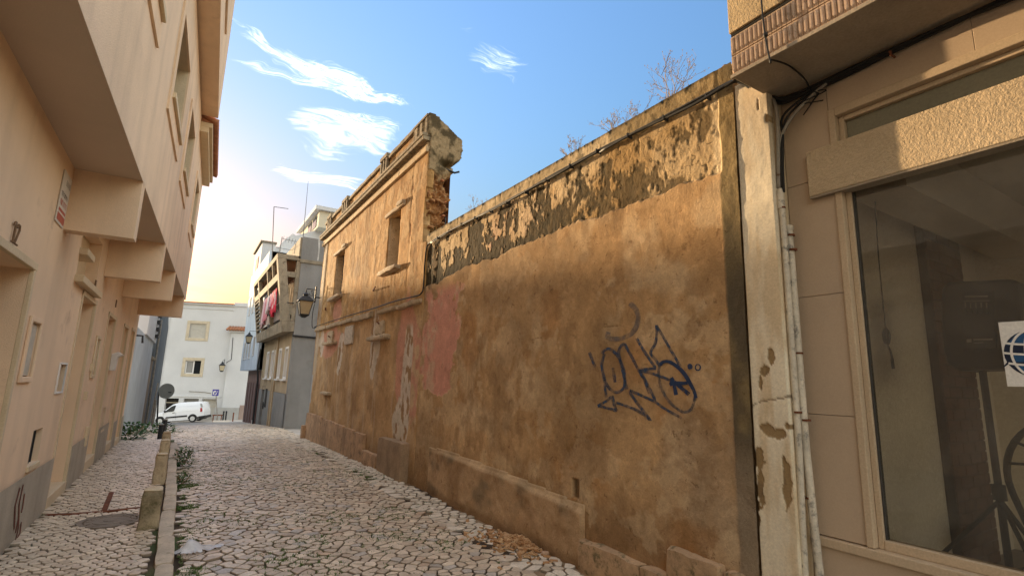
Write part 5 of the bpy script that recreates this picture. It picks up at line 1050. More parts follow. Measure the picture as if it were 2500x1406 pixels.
obj('notice', PF.box(MB(), 28.75, 29.15, -.9, -.3, .055, .065), m_white, BH); obj('notice', PF.box(MB(), 29.3, 29.6, -2.6, -2.2, .055, .065), m_white, BH)
obj('drainpipe', MB().tube([(3.08, 28.25, -2.3), (3.08, 28.25, -.2), (3.0, 28.2, .5), (3.05, 28.15, 1.3)], .045, 6), m_iron, BH)
WB = thing('white_block', 'stepped white apartment block with roof storey above the balcony house', 'building', (6, 31, -2))
obj('party_wall', MB().prism([(3.75, 30.0, 2), (10, 30.0, 2), (10, 30.0, 9.3), (5.35, 30, 8.25), (4.35, 30, 7.75), (4.2, 30, 7.85), (3.75, 30, 7.35)], (0, 3, 0)), m_whitef, WB); obj('front_block', MB().box(3.02, 3.749, 33.2, 37, 2, 7.85), m_whitef, WB); obj('front_roof', MB().box(2.9, 3.8, 33.1, 37.1, 7.851, 7.95), m_bconc, WB)
obj('middle_block', MB().box(3.45, 3.749, 31.0, 33.1, 2, 7.2), m_whitef, WB); obj('window', MB().box(3.43, 3.449, 31.4, 32.6, 5.9, 7.0), m_glassd, WB); obj('window', MB().box(2.99, 3.019, 34.2, 35.6, 5.8, 7.2), m_glassd, WB)
obj('roof_storey', MB().box(5.3, 11, 29.0, 34.5, 8.2, 9.15), mk('cream_far', (.62, .56, .42), .85, .05, 1, 0), WB); obj('roof_slab', MB().box(5.05, 11.2, 28.8, 34.8, 9.151, 9.36), m_whitef, WB)
for a in (29.6, 31.0): obj('window', MB().box(5.27, 5.299, a, a + 1.0, 8.35, 9.0), m_glassd, WB)
# ------------------------------------------------------------------ left side beyond the terrace
LH = thing('small_house', 'small pale grey blue house with white vented box just past the salmon terrace', 'house', (-1.3, 21, -2))
obj('wall', MB().box(-4, -1.30, 15.75, 27.5, -3, 1.29), mk('blue_grey_paint', (.42, .45, .47), .85, .14, 1, .1, 40, streak=.05), LH)
obj('upper_box', MB().box(-4, -1.24, 21.5, 28, 1.291, 2.62), m_whitef, LH)
for k in range(4): obj('vent', MB().box(-1.245, -1.12, 26.4, 27.4, 1.48 + k * .3, 1.60 + k * .3), m_iron, LH)
obj('wall_lamp', MB().tube([(-1.25, 17.5, 1.0), (-1.1, 17.5, 1.0), (-1.08, 17.5, .8)], .03, 6), m_iron, LH)
OW = thing('old_wall', 'narrow crumbling brown wall between the small house and dark grey house', 'wall', (-1.3, 28.5, -2.2)); obj('masonry', MB().box(-4, -1.33, 27.55, 30.0, -3.2, .56), mk('old_brown_wall', (.26, .19, .13), .95, .3, 1.5, .5, 20, streak=.3, dirt=((.5, .45, .38), .6, .75)), OW); mb = MB(); rock(mb, -1.5, -1.25, 27.55, 30, .561, .72, 700, .03); obj('coping', mb, m_cop, OW)
DH = thing('dark_house', 'tall dark slate grey house wall on the left of the far street', 'house', (-1.33, 36, -2.8)); obj('wall', MB().prism([(-1.33, 30.05, -4.6), (-1.33, 43.5, -4.6), (-1.33, 43.5, 3.1), (-1.33, 40.5, 3.75), (-1.33, 30.05, 2.75)], (-4, 0, 0)), mk('slate_grey_render', (.095, .105, .11), .85, .25, .6, .1, 20, streak=.1), DH)
obj('drainpipe', MB().tube([(-1.28, 31.0, -2.6), (-1.28, 31.0, 2.6)], .05, 6), m_pvcg, DH)
PL_ = thing('leaning_pole', 'thin pale pole leaning against the dark grey house', 'pole', (-1.2, 29, -2.4)); obj('pole', MB().tube([onY((362, 1050), 28.5), onY((386, 935), 29.5)], .03, 6), m_pvcg, PL_); PL2 = thing('short_post', 'short pale grey post standing before the dark grey house', 'post', tuple(onY((372, 1040), 28))); obj('post', MB().tube([onY((371, 1042), 28), onY((380, 975), 28)], .05, 6), m_pvcg, PL2)
# ------------------------------------------------------------------ white building closing the street
fa = math.radians(20); C0 = Vector((1.5, 63, 0)); EB_U = Vector((math.cos(fa), -math.sin(fa), 0)); EB_N = Vector((-math.sin(fa), -math.cos(fa), 0)); EF2 = FR(C0, EB_U, EB_N)
WE = thing('white_building', 'big white building with two stone framed windows closing the end of the street', 'building', (1.5, 63, -4.9))
def eh(p): return EF2.hit(p)
uL, uR = eh((387, 985))[0], 9.0; top = eh((480, 741))[1]
g = [(eh((400, 1000))[0], eh((433, 1000))[0]), (eh((445, 1000))[0], eh((482, 1000))[0]), (eh((490, 1000))[0], eh((526, 1000))[0])]; gt = eh((460, 969))[1]; gb = -6.2
w1 = (*[eh(p)[0] for p in ((463, 806), (503, 806))], eh((480, 825))[1], eh((480, 790))[1]); w2 = (*[eh(p)[0] for p in ((452, 895), (490, 895))], eh((470, 912))[1], eh((470, 880))[1])
mb = MB(); EF2.wall(mb, uL, uR, gb, top, [(a, b, gb - .1, gt - .15, .5) for a, b in g] + [(*w1, .2), (*w2, .2)]); EF2.box(mb, uL, uR, gb, top, -9, -.55); obj('wall', mb, m_whitef, WE)
obj('sun_blocking_wing', EF2.box(MB(), uL - 22, uL - .01, gb, top - .5, -9, -.3), m_whitef, WE)  # unseen wing added to keep low sun off the lower right walls
for (z0, z1, d) in ((top - .55, top - .38, .08), (top - .10, top + .05, .25)): obj('cornice', EF2.box(MB(), uL, eh((572, 750))[0], z0, z1, -.05, d), m_whitef, WE, bev=.03)
obj('raised_parapet', EF2.box(MB(), eh((572, 750))[0], uR, top - .1, top + .32, -.5, .10), m_whitef, WE, bev=.03); obj('roof_edge', EF2.box(MB(), uL, eh((572, 750))[0], top + .051, top + .14, -4, .32), m_tile, WE)
for w, op in ((w1, False), (w2, True)):
    t = .30; mb = MB()
    for (p, q, r, s) in ((w[0] - t, w[0], w[2] - t, w[3] + t), (w[1], w[1] + t, w[2] - t, w[3] + t), (w[0], w[1], w[2] - t, w[2] - .001), (w[0], w[1], w[3] + .001, w[3] + t)): EF2.box(mb, p, q, r, s, .002, .05)
    f = obj('window', mb, m_wtrim, WE, bev=.02)
    if not op:
        for k in range(9): h = (w[3] - w[2]) / 9; obj('shutter_slat', EF2.box(MB(), w[0] + .02, w[1] - .02, w[2] + k * h + .01, w[2] + (k + 1) * h - .01, -.15, -.10), m_shut, f)
    else:
        obj('pane', EF2.box(MB(), w[0], w[1], w[2], w[3], -.19, -.18), m_glassd, f); obj('curtain', EF2.box(MB(), w[0] + .08, w[0] + .62, w[2] + .1, w[3] - .1, -.178, -.17), mk('net_curtain', (.30, .29, .27), .9, .1, 2, 0), f)
        mb = MB(); m_ = w[0] + (w[1] - w[0]) * .5
        for (p, q, r, s) in ((w[0], w[0] + .09, w[2], w[3]), (m_ - .06, m_ + .06, w[2], w[3]), (w[1] - .05, w[1], w[2], w[3]), (w[0], m_, w[2], w[2] + .1), (w[0], m_, w[3] - .08, w[3])): EF2.box(mb, p, q, r, s, -.16, -.11)
        obj('frame', mb, m_white, f)
for i, (a, b) in enumerate(g):
    obj('garage_door', EF2.box(MB(), a, b, gb, gt - .15 if i else gt - .9, -.5, -.42), (m_dark, mk('grey_garage', (.28, .27, .25), .7, .1, 2, .05), mk('cream_garage', (.50, .47, .41), .7, .08, 2, .05))[i], WE)
    if i == 0: obj('garage_header', EF2.box(MB(), a, b, gt - .9, gt - .15, -.5, -.3), m_dark, WE); obj('door_rail', EF2.box(MB(), a, b, gt - .62, gt - .55, -.29, -.25), m_wtrim, WE)
    else: obj('door_rail', EF2.box(MB(), a, b, gt - .95, gt - .90, -.42, -.39), m_wtrim, WE)
obj('string_band', EF2.box(MB(), uL, eh((540, 969))[0], gt, gt + .16, -.02, .06), m_whitef, WE, bev=.02)
ub = eh((560, 880))[0]; ut = eh((560, 812))[1]
mb = MB(); EF2.box(mb, ub, uR, gb, ut, .0, .55); obj('buttress', mb, m_whitef, WE, bev=.03); obj('buttress_cornice', EF2.box(MB(), ub - .25, uR, ut, ut + .22, -.02, .75), m_whitef, WE, bev=.03)
for k in range(14): obj('roof_tile', MB().tube([EF2.P(ub - .3 + k * .27, ut + .26, .95), EF2.P(ub - .3 + k * .27, ut + .62, .02)], .13, 6), m_tile, WE, smooth=True)
obj('stone_skirting', EF2.box(MB(), ub + 1.7, uR, gb, eh((585, 988))[1], .551, .60), mk('pink_skirting', (.36, .27, .22), .85, .15, 1, .1), WE); obj('stone_skirting', EF2.box(MB(), ub - .6, ub + 1.69, gb, eh((560, 994))[1], .56, .66), mk('grey_skirting', (.42, .41, .38), .85, .15, 1, .1), WE)
obj('wall_cable', MB().tube([EF2.P(*eh((462, 955)), .05), EF2.P(*eh((500, 957)), .05), EF2.P(*eh((516, 960)), .05)], .03, 5), m_pvcg, WE); obj('wall_cable', MB().tube([EF2.P(*eh((573, 825)), .6), EF2.P(*eh((569, 878)), .6), EF2.P(*eh((556, 886)), .6)], .03, 5), m_iron, WE)
# ------------------------------------------------------------------ lanterns
m_lgl = mk('lantern_glass', (.50, .42, .27), .15, .1, 5, 0, spec=.6)
def lantern(c, s, label, plate, group='wall lanterns along the street', scroll=True):
    t = thing('street_lantern', label, 'street lamp', tuple(c), group); c = Vector(c); ir_ = m_iron
    def ring4(r, z): return [c + Vector((sx_ * r * s, sy_ * r * s, z * s)) for sx_, sy_ in ((-1, -1), (1, -1), (1, 1), (-1, 1))]
    top_, bot = ring4(.215, .0), ring4(.135, -.42)
    for i in range(4): j = (i + 1) % 4; obj('glass_pane', MB().quad(bot[i], bot[j], top_[j], top_[i]), m_lgl, t); obj('corner_bar', MB().tube([bot[i], top_[i]], .013 * s, 5), ir_, t)
    a, b, d = ring4(.25, .0), ring4(.25, .03), ring4(.10, .20); obj('lantern_roof', MB().add(a + b + d, [(3, 2, 1, 0), (8, 9, 10, 11)] + [(i, (i + 1) % 4, 4 + (i + 1) % 4, 4 + i) for i in range(4)] + [(4 + i, 4 + (i + 1) % 4, 8 + (i + 1) % 4, 8 + i) for i in range(4)]), ir_, t, bev=.004)
    obj('chimney', MB().lathe([(.075 * s, .20 * s), (.085 * s, .25 * s), (.11 * s, .255 * s), (.06 * s, .30 * s), (.02 * s, .33 * s), (.02 * s, .40 * s)], tuple(c), 10), ir_, t, smooth=True, autosmooth=40)
    obj('base_ring', MB().add(ring4(.15, -.42) + ring4(.15, -.45) + ring4(.05, -.53), [(0, 1, 2, 3), (8, 9, 10, 11)] + [(i, (i + 1) % 4, 4 + (i + 1) % 4, 4 + i) for i in range(4)] + [(4 + i, 4 + (i + 1) % 4, 8 + (i + 1) % 4, 8 + i) for i in range(4)]), ir_, t)
    p = Vector(plate); hz = c + Vector((0, 0, .42 * s)); pt = Vector((p.x, p.y, hz.z)); d = (pt - hz)
    obj('bracket_arm', MB().tube([hz, hz + Vector((0, 0, .03 * s)), pt + Vector((0, 0, .03 * s))], .016 * s, 6), ir_, t); obj('back_plate', MB().tube([pt + Vector((0, 0, .14 * s)), pt + Vector((0, 0, -.42 * s))], .025 * s, 6), ir_, t)
    if scroll:
        sp_ = [pt + Vector((0, 0, -.30 * s)) * 1.0 - d * .05]
        for k in range(13): a_ = k / 12 * 1.6 * math.pi; r_ = .11 * s * (1 - .55 * k / 12); sp_.append(pt - d * .48 + d.normalized() * (r_ * math.sin(a_)) + Vector((0, 0, -.02 * s - .10 * s + r_ * math.cos(a_))))
        obj('scroll', MB().tube(smoothp(sp_, 3), .010 * s, 5), ir_, t)
    return t, pt
l1 = onY((745, 737), 16.0); t, pt = lantern(l1, .88, 'dark iron lantern on a scrolled bracket at the far corner of the ruin', (3.04, 16.0, 0)); obj('wall_stub', MB().tube([pt + Vector((0, 0, -.2)), Vector((3.22, 16.0, pt.z - .2))], .02, 5), m_iron, t); obj('wire', MB().tube(smoothp([pt + Vector((0, 0, -.4)), pt + Vector((-.03, 0, -.7)), pt + Vector((.0, 0, -1.1)), Vector((3.15, 16.0, 1.47))]), .010, 5), m_black, t)
l2 = onY((608, 822), 29.0); lantern(l2, .66, 'iron lantern hung on the pale blue house below the far balcony end', (2.93, 29.0, 0), scroll=False)
q = eh((551, 893)); l3 = EF2.P(q[0], q[1], .75 + .35); lantern(l3, 1.2, 'iron lantern on the white wall at the end of the street', tuple(EF2.P(q[0], 0, .58)), scroll=False)

# ------------------------------------------------------------------ van at the end of the street
VF = FR(C0 + EB_N * 4.5, EB_U, EB_N)
va, vb = VF.hit((379, 1015)), VF.hit((508, 1015)); wf_, wr_ = VF.hit((398, 1036)), VF.hit((477, 1030)); vlen = vb[0] - va[0]
tilt = math.atan2(wr_[1] - wf_[1], wr_[0] - wf_[0]); ks = vlen / 4.38
VANINFO = (vlen, wf_, wr_, VF.hit((455, 983)), math.degrees(tilt))
VO = VF.P(va[0] - .32, 0) + Vector((0, 0, wf_[1] - (wf_[0] - va[0]) * math.tan(tilt)))
rotM = Matrix((( EB_U.x, -EB_N.x, 0), (EB_U.y, -EB_N.y, 0), (0, 0, 1))).to_4x4()
VM = Matrix.Translation(VO) @ rotM @ Matrix.Rotation(-tilt, 4, 'Y') @ Matrix.Scale(ks, 4)
VAN = thing('delivery_van', 'white panel van parked side on across the end of the street', 'van', tuple(VO))
m_van = mk('van_white', (.74, .75, .76), .25, .02, 1, 0, coat=.6); m_blk = mk('black_trim', (.02, .02, .02), .5, .05, 4, 0); m_tyre = mk('tyre', (.018, .018, .018), .85, .1, 6, 0); m_rim = mk('steel_rim', (.55, .56, .57), .35, .05, 4, 0, metal=.6)
xs = [0, .04, .15, .45, .95, 1.15, 1.45, 1.78, 2.1, 2.5, 3.0, 3.5, 3.95, 4.2, 4.32, 4.38]
zt = [.62, .72, .86, .98, 1.08, 1.24, 1.50, 1.72, 1.79, 1.82, 1.82, 1.81, 1.78, 1.73, 1.50, 1.02]
zbm = [.30, .26, .24, .22, .22, .22, .22, .22, .22, .22, .22, .22, .24, .30, .34, .42]
hw = [.62, .72, .80, .86, .89, .9, .9, .9, .9, .9, .9, .9, .9, .89, .87, .84]
mb = MB()
for x, t, b, w in zip(xs, zt, zbm, hw):
    belt = min(t - .05, 1.0); tw_ = w - max(0, (t - 1.0)) * .16; ring = [(w * .96, b), (w, b + .18 if t - b > .4 else b + .1), (w, belt), (tw_ - .01, max(t - .10, belt + .02)), (tw_ - .10, t)]
    mb.v += [(x, .9 - a, z) for a, z in ring] + [(x, .9 + a, z) for a, z in ring[::-1]]
for i in range(len(xs) - 1):
    for k in range(10): mb.f.append((i * 10 + k, i * 10 + (k + 1) % 10, (i + 1) * 10 + (k + 1) % 10, (i + 1) * 10 + k))
mb.f += [tuple(range(10))[::-1], tuple(range(150, 160))]
obj('body', mb.xf(VM), m_van, VAN, smooth=True, autosmooth=35)
def vside(z, x=None): return .9 - (.9 - max(0, z - 1.0) * .16) - .012
def vpoly(name, pts, mat, th=.008, par=None):
    mb = MB().prism([(x, vside(z), z) for x, z in pts], (0, -th, 0)); return obj(name, mb.xf(VM), mat, par or VAN)
vpoly('side_window', [(1.08, 1.05), (1.62, 1.5), (1.86, 1.60), (2.02, 1.60), (1.92, 1.12), (1.75, 1.06)], m_glassd)
vpoly('rub_strip', [(1.15, .52), (1.15, .60), (2.98, .74), (3.02, .70), (3.0, .62)], m_blk, .03) if False else vpoly('rub_strip', [(1.2, .50), (1.28, .62), (2.98, .66), (3.02, .60), (2.98, .52)], m_blk, .03)
d_ = vpoly('door_handle', [(1.78, .93), (1.78, .98), (1.98, .98), (1.98, .93)], m_blk, .03)
for x in (1.02, 2.06): vpoly('door_gap', [(x, .35), (x + .012, .35), (x + .012, 1.02), (x, 1.02)], m_blk, .003)
for (a, b, c, e) in ((2.2, 3.9, 1.0, 1.012), (2.2, 3.9, 1.45, 1.46)): vpoly('crease_shade', [(a, c), (a, e), (b, e), (b, c)], mk('van_shadow_line', (.45, .46, .47), .3, 0, 1, 0), .004)  # grey strips painting the shadow lines of the body creases
vpoly('tail_light', [(4.08, .88), (4.08, 1.22), (4.2, 1.24), (4.26, .95), (4.2, .86)], mk('tail_red', (.35, .01, .015), .2, 0, 1, 0), .02)
vpoly('rear_window', [(4.12, 1.28), (4.02, 1.62), (4.20, 1.60), (4.26, 1.30)], mk('grey_van_glass', (.30, .31, .30), .1, 0, 1, 0), .006)
obj('bumper', MB().box(3.72, 4.45, .0, 1.8, .26, .50).xf(VM), m_blk, VAN, bev=.03); obj('front_bumper', MB().box(-.03, .3, .12, 1.68, .2, .42).xf(VM), m_blk, VAN, bev=.03); obj('underbody', MB().box(.3, 4.1, .12, 1.7, .16, .24).xf(VM), m_blk, VAN)
obj('wing_mirror', MB().box(1.12, 1.26, -.16, -.02, 1.02, 1.20).xf(VM), m_blk, VAN, bev=.02); obj('windscreen', MB().quad((1.0, .12, 1.115), (1.0, 1.68, 1.115), (1.74, 1.62, 1.715), (1.74, .18, 1.715)).xf(Matrix.Translation((0, 0, .0)) ).xf(VM @ Matrix.Translation((-.012, 0, .012))), m_glassd, VAN); obj('headlight', MB().prism([(.10, .09, .68), (.42, .03, .78), (.42, .03, .92), (.18, .09, .84)], (0, -.02, 0)).xf(VM), m_rim, VAN)
for x in (.78, 3.45):
    for y, s in ((.04, -1), (1.76, 1)):
        mb = MB().tube([(x, y - (.065 if s < 0 else 0), .31), (x, y - .2 * s, .31)], .315, 22); wh = obj('wheel', mb.xf(VM), m_tyre, VAN, smooth=True, autosmooth=40)
        if s < 0: obj('rim', MB().tube([(x, y - .075, .31), (x, y - .04, .31)], .20, 18).xf(VM), m_rim, wh, smooth=True, autosmooth=40); obj('wheel_arch', MB().add([(x + r_ * math.cos(t), -.006, .33 + r_ * math.sin(t)) for r_ in (.02, .39) for t in np.linspace(-.1, math.pi + .1, 16)], [(i, i + 1, 17 + i, 16 + i) for i in range(15)]).xf(VM), m_blk, VAN)
# ------------------------------------------------------------------ signs, posts at the crossing
SD = thing('round_sign', 'round traffic sign seen from behind, on a bent dark post by the dark house', 'traffic sign', tuple(onY((383, 1040), 29.0)))
a, b, c, d = onY((383, 1042), 29), onY((387, 957), 29), onY((406, 957), 29), onY((407, 954), 29); obj('post', MB().tube([a, b], .032, 8), m_iron, SD, smooth=True); obj('arm', MB().tube([b, c + Vector((.2, 0, 0))], .022, 6), m_iron, SD)
obj('disc', MB().tube([d + Vector((-.01, -.03, 0)), d + Vector((0, -.05, 0))], .345, 28), mk('sign_back_grey', (.22, .235, .22), .5, .08, 3, .05), SD, bev=.004)
BS = thing('blue_sign', 'small blue square sign with white symbols on a thin post beside the van', 'traffic sign', tuple(onY((531, 1027), 56))); a, b = onY((531, 1029), 56), onY((527, 952), 56); obj('post', MB().tube([a, b], .04, 6), m_pvcg, BS)
tl_, br_ = onY((519.5, 950), 55.9), onY((533, 966), 55.9); obj('plate', MB().box(tl_.x, br_.x, 55.86, 55.9, br_.z, tl_.z), mk('sign_blue', (.07, .06, .30), .4, .1, 3, 0), BS); w = br_.x - tl_.x; h = tl_.z - br_.z
mb = MB(); 
for (p, q, r, s) in ((.12, .28, .2, .7), (.28, .5, .55, .8), (.55, .72, .25, .45), (.6, .88, .6, .7), (.4, .55, .12, .3)): mb.box(tl_.x + p * w, tl_.x + q * w, 55.84, 55.859, br_.z + r * h, br_.z + s * h)
obj('white_symbol', mb, m_white, BS)
for i, px in enumerate((543.5, 550)):
    P = onY((px, 1029), 55.5); P.z = float(gz(P.x, 55.5)) - .03; t = thing('black_bollard', ('nearer left of two black bollards by the white wall at the street end', 'right of two black bollards by the white wall at the street end')[i], 'bollard', tuple(P), 'black bollards at the street end'); obj('post', MB().lathe([(.08, 0), (.07, .05), (.065, .85), (.075, .88), (.075, .95), (.03, 1.0)], tuple(P), 10), m_iron, t, smooth=True, autosmooth=40)
P = onY((520, 1026), 56.5); t = thing('low_barrier', 'low brown railing behind the white van', 'barrier', tuple(P)); g0 = float(gz(P.x, 56.5)) - .03
obj('rail', MB().box(P.x - .1, P.x + .75, 56.45, 56.55, g0 + .62, g0 + .72), m_rust, t)
for k in range(3): obj('upright', MB().box(P.x - .05 + k * .33, P.x + .03 + k * .33, 56.46, 56.54, g0 - .1, g0 + .62), m_rust, t)
P = onY((568, 1028), 52); t = thing('rust_post', 'short rust brown post against the pink skirting of the white wall', 'post', tuple(P)); obj('post', MB().tube([(P.x, 52, float(gz(P.x, 52)) - .1), (P.x, 52, float(gz(P.x, 52)) + .75)], .06, 6), m_rust, t)
mb = MB(); rock(mb, 2.2, 3.3, 42.5, 45.5, -3.7, float(gz(2.7, 44)) + .03, 720, .02); tag(obj('kerb_island', mb, m_kerb, None), kind='structure')
# black metal posts at the pavement end
for i, (px, by, ty, Y) in enumerate(((389, 1071, 1035, 16.6), (399.5, 1058, 1023, 18.6))):
    P = onY((px, by), Y); P.z = float(gz(P.x, Y)) - .02; H_ = onY((px, ty), Y).z - P.z; t = thing('metal_post', ('nearer left of two black metal posts at the pavement end', 'farther right of two black metal posts at the pavement end')[i], 'bollard', tuple(P), 'black posts at the pavement end'); obj('post', MB().tube([P, P + Vector((0, 0, H_ - .02))], .055, 10), m_iron, t, smooth=True, autosmooth=40); obj('cap', MB().lathe([(.064, 0), (.07, .015), (.02, .035)], tuple(P + Vector((0, 0, H_ - .02))), 10), m_pvcg, t)
# weathered stone bollards along the kerb
m_boll = mk('weathered_bollard', (.36, .29, .18), .92, .3, 4, .5, 45, dirt=((.12, .105, .05), .46, .70)); m_bolt = mk('lit_stone_top', (.60, .49, .33), .85, .15, 6, .3, 50); m_boll2 = mk('pale_bollard', (.52, .41, .26), .9, .25, 4, .4, 45, dirt=((.2, .15, .08), .52, .72))
bl = [(6.36, -.205, -.032, .40, 'nearest stone bollard, dark mossy and blunt, beside the manhole'), (8.78, -.20, -.045, .43, 'second stone bollard from the camera, just behind the mossy one'), (10.8, -.205, -.060, .40, 'third stone bollard from the camera, pale and half hidden by the second'), (12.85, -.228, -.078, .40, 'farthest stone bollard, next to the black metal posts')]
for i, (y, a, b, h, lab) in enumerate(bl):
    t = thing('stone_bollard', lab, 'bollard', ((a + b) / 2, y, float(pz(y))), 'stone bollards along the kerb'); vs = []; mb = MB(); z0 = float(pz(y)) - .05; n = 8
    rock(mb, a, b, y - .10, y + .10, z0, z0 + h, 740 + i, .010, (5, 5, 8)); c = Vector(((a + b) / 2, y, z0))
    mb.v = [tuple(Vector((c.x + (p[0] - c.x) * (1 - .10 * (p[2] - z0) / h), y + (p[1] - y) * (1 - .25 * (p[2] - z0) / h), p[2]))) for p in mb.v]
    obj('shaft', mb, m_boll if i == 0 else m_boll2, t, smooth=True, autosmooth=60)
    mb = MB(); rock(mb, a + .012, b - .012, y - .085, y + .085, z0 + h - .012, z0 + h + .014, 760 + i, .006, (4, 4, 2)); obj('lit_top', mb, m_bolt, t, smooth=True, autosmooth=60)  # pale top piece, the light falling on it put into its colour
# manhole and rusty strips in the pavement
MH = thing('manhole', 'round dull iron manhole cover set in the mosaic pavement', 'manhole', (man_c.x, man_c.y, -1.49)); m_cast = mk('cast_iron', (.22, .175, .13), .7, .2, 10, .5, 60); zc = float(pz(man_c.y)) + .004
obj('ring', MB().lathe([(MAN_R - .05, -.03), (MAN_R - .045, .004), (MAN_R, .003), (MAN_R + .004, -.03)], (man_c.x, man_c.y, zc), 36), m_cast, MH); cov = obj('cover', MB().lathe([(MAN_R - .055, -.03), (MAN_R - .058, .002), (.17, .002), (.168, -.002), (.15, -.002), (.148, .002), (.06, .003), (.055, .007), (.002, .008)], (man_c.x, man_c.y, zc), 36), m_cast, MH, smooth=True, autosmooth=30)
for k in range(12): t_ = k * math.pi / 6; c_, s_ = math.cos(t_), math.sin(t_); obj('rib', MB().hexa([(man_c.x + r_ * c_ - s_ * w_, man_c.y + r_ * s_ + c_ * w_, zc + z_) for z_ in (0, .006) for r_, w_ in ((.18, -.008), (.235, -.008), (.235, .008), (.18, .008))]), m_cast, cov)
def strip(name, label, pts, w, zt_):
    mb = MB(); pts = [Vector((p.x, p.y, float(pz(p.y)) + zt_)) for p in [onZ(q, -1.47) for q in pts]]
    for a, b in zip(pts, pts[1:]):
        d = (b - a).normalized(); n_ = Vector((-d.y, d.x, 0)) * w / 2; mb.hexa([a - n_ + Vector((0, 0, -.03)), b - n_ + Vector((0, 0, -.03)), b + n_ + Vector((0, 0, -.03)), a + n_ + Vector((0, 0, -.03)), a - n_, b - n_, b + n_, a + n_])
    return obj(name, mb, m_rust, None, bev=.004, label=label, cat='metal strip')
strip('rusty_strip', 'long rusty iron strip crossing the pavement behind the manhole', [(112, 1257), (180, 1255), (250, 1249), (347, 1239)], .055, .010); strip('rusty_strip', 'short rusty iron bar beyond the long strip on the pavement', [(254, 1247), (272, 1203)], .05, .014)
# ------------------------------------------------------------------ plants
m_leaf = mk('leaf_green', rough=.55, var=.2, scale=9, bump=0, attr=True, spec=.3); m_twig = mk('dry_twig', (.33, .24, .14), .9, .2, 9, 0)
def leaves(mb, c, r, h, n, size, seed, cols=((.035, .085, .02), (.075, .15, .035))):
    q = random.Random(seed)
    for _ in range(n):
        t = q.uniform(0, 2 * math.pi); rr_ = r * math.sqrt(q.random()); z = h * q.random() ** 1.2; p = Vector(c) + Vector((rr_ * math.cos(t) * (1 - .4 * z / h), rr_ * math.sin(t) * (1 - .4 * z / h), z))
        d = Vector((math.cos(t) * q.uniform(.3, 1), math.sin(t) * q.uniform(.3, 1), q.uniform(-.3, .8))).normalized(); s = d.cross(Vector((q.uniform(-.3, .3), q.uniform(-.3, .3), 1))).normalized(); l = size * q.uniform(.6, 1.3); w_ = l * .33; dn = Vector((0, 0, -l * .12))
        col = lerp3(cols[0], cols[1], q.random()); mb.add([p, p + d * l * .45 + s * w_, p + d * l * .5 + dn * -.6, p + d * l * .45 - s * w_, p + d * l + dn], [(0, 1, 2), (0, 2, 3), (1, 4, 2), (2, 4, 3)], col)
    return mb
def shrub(name, label, c, r, h, n, size, seed):
    t = thing(name, label, 'plant', tuple(c)); st = MB(); q = random.Random(seed)
    for k in range(7): a_ = q.uniform(0, 6.28); st.tube([Vector(c), Vector(c) + Vector((r * .5 * math.cos(a_), r * .5 * math.sin(a_), h * .5)), Vector(c) + Vector((r * .8 * math.cos(a_), r * .8 * math.sin(a_), h * .85))], .006, 4)
    obj('stem', st, m_twig, t); obj('foliage', leaves(MB(), c, r, h, n, size, seed), m_leaf, t); return t
c = onZ((440, 1180), -1.56); shrub('kerb_weed', 'low green weed growing at the foot of the kerb, nearer clump', (c.x + .03, c.y, -1.57), .12, .15, 150, .04, 3)
c = onZ((437, 1135), -1.56); shrub('kerb_weed', 'taller bushy green weed beside the kerb and second bollard', (c.x + .05, c.y, -1.57), .19, .30, 330, .05, 4)
shrub('leafy_plant', 'broad leaved dark plant at the far end of the salmon terrace', (-1.0, 17.3, -1.78), .34, .46, 240, .11, 5); shrub('leafy_plant', 'low spreading weeds before the small pale house past the terrace', (-.55, 19.5, -1.82), .7, .28, 260, .12, 6)
def twig_bush(label, px, wpx, hpx, seed, base_x=3.35):
    b = onX(px, base_x); q = random.Random(seed); sc = onX((px[0], px[1] - hpx), base_x).z - b.z; t = thing('dry_weed', label, 'dry plant', tuple(b), 'dry weeds along the wall top'); wd = abs(onX((px[0] + wpx / 2, px[1]), base_x).y - onX((px[0] - wpx / 2, px[1]), base_x).y); mb = MB()
    def grow(p, d, l, r_, lev):
        pts = [p]
        for k in range(4): d = (d + Vector((q.uniform(-.25, .25), q.uniform(-.25, .25), q.uniform(-.12, .16)))).normalized(); p = p + d * l / 4; pts.append(p)
        mb.tube(pts, [r_, r_ * .9, r_ * .8, r_ * .7, r_ * .55], 3, False)
        if lev < 3:
            for k in range(q.randint(3, 4)): i_ = q.randint(1, 4); grow(pts[i_], (d + Vector((q.uniform(-.8, .8), q.uniform(-1, 1), q.uniform(-.5, .6)))).normalized(), l * q.uniform(.38, .62), r_ * .62, lev + 1)
        elif q.random() < .6: e = pts[-1]; mb.add([e + Vector((0, .006, 0)), e + Vector((0, -.006, 0)), e + Vector((0, 0, .014)), e + Vector((.006, 0, .004))], [(0, 1, 2), (0, 2, 3), (1, 3, 2)])
    for k in range(6): grow(b + Vector((q.uniform(-.05, .05), q.uniform(-.2, .2) * wd, -.03)), Vector((q.uniform(-.25, .25), (k / 2.5 - 1) * wd / sc * .75 + q.uniform(-.2, .2), 1)).normalized(), sc * q.uniform(.4, .62), .0042, 0)
    obj('stem', mb, m_twig, t)
twig_bush('largest bare dry weed on the wall top, nearest to the shop balcony', (1640, 265), 120, 165, 21); twig_bush('wide bare dry weed on the wall top, left of the largest', (1515, 325), 130, 120, 22); twig_bush('small bare dry weed halfway along the wall top', (1412, 375), 90, 65, 23); twig_bush('sparse bare dry weed on the wall top near the ruin end', (1165, 520), 70, 55, 24); twig_bush('thin dry sprig on the wall top between the sparse and small weeds', (1245, 478), 30, 28, 25)
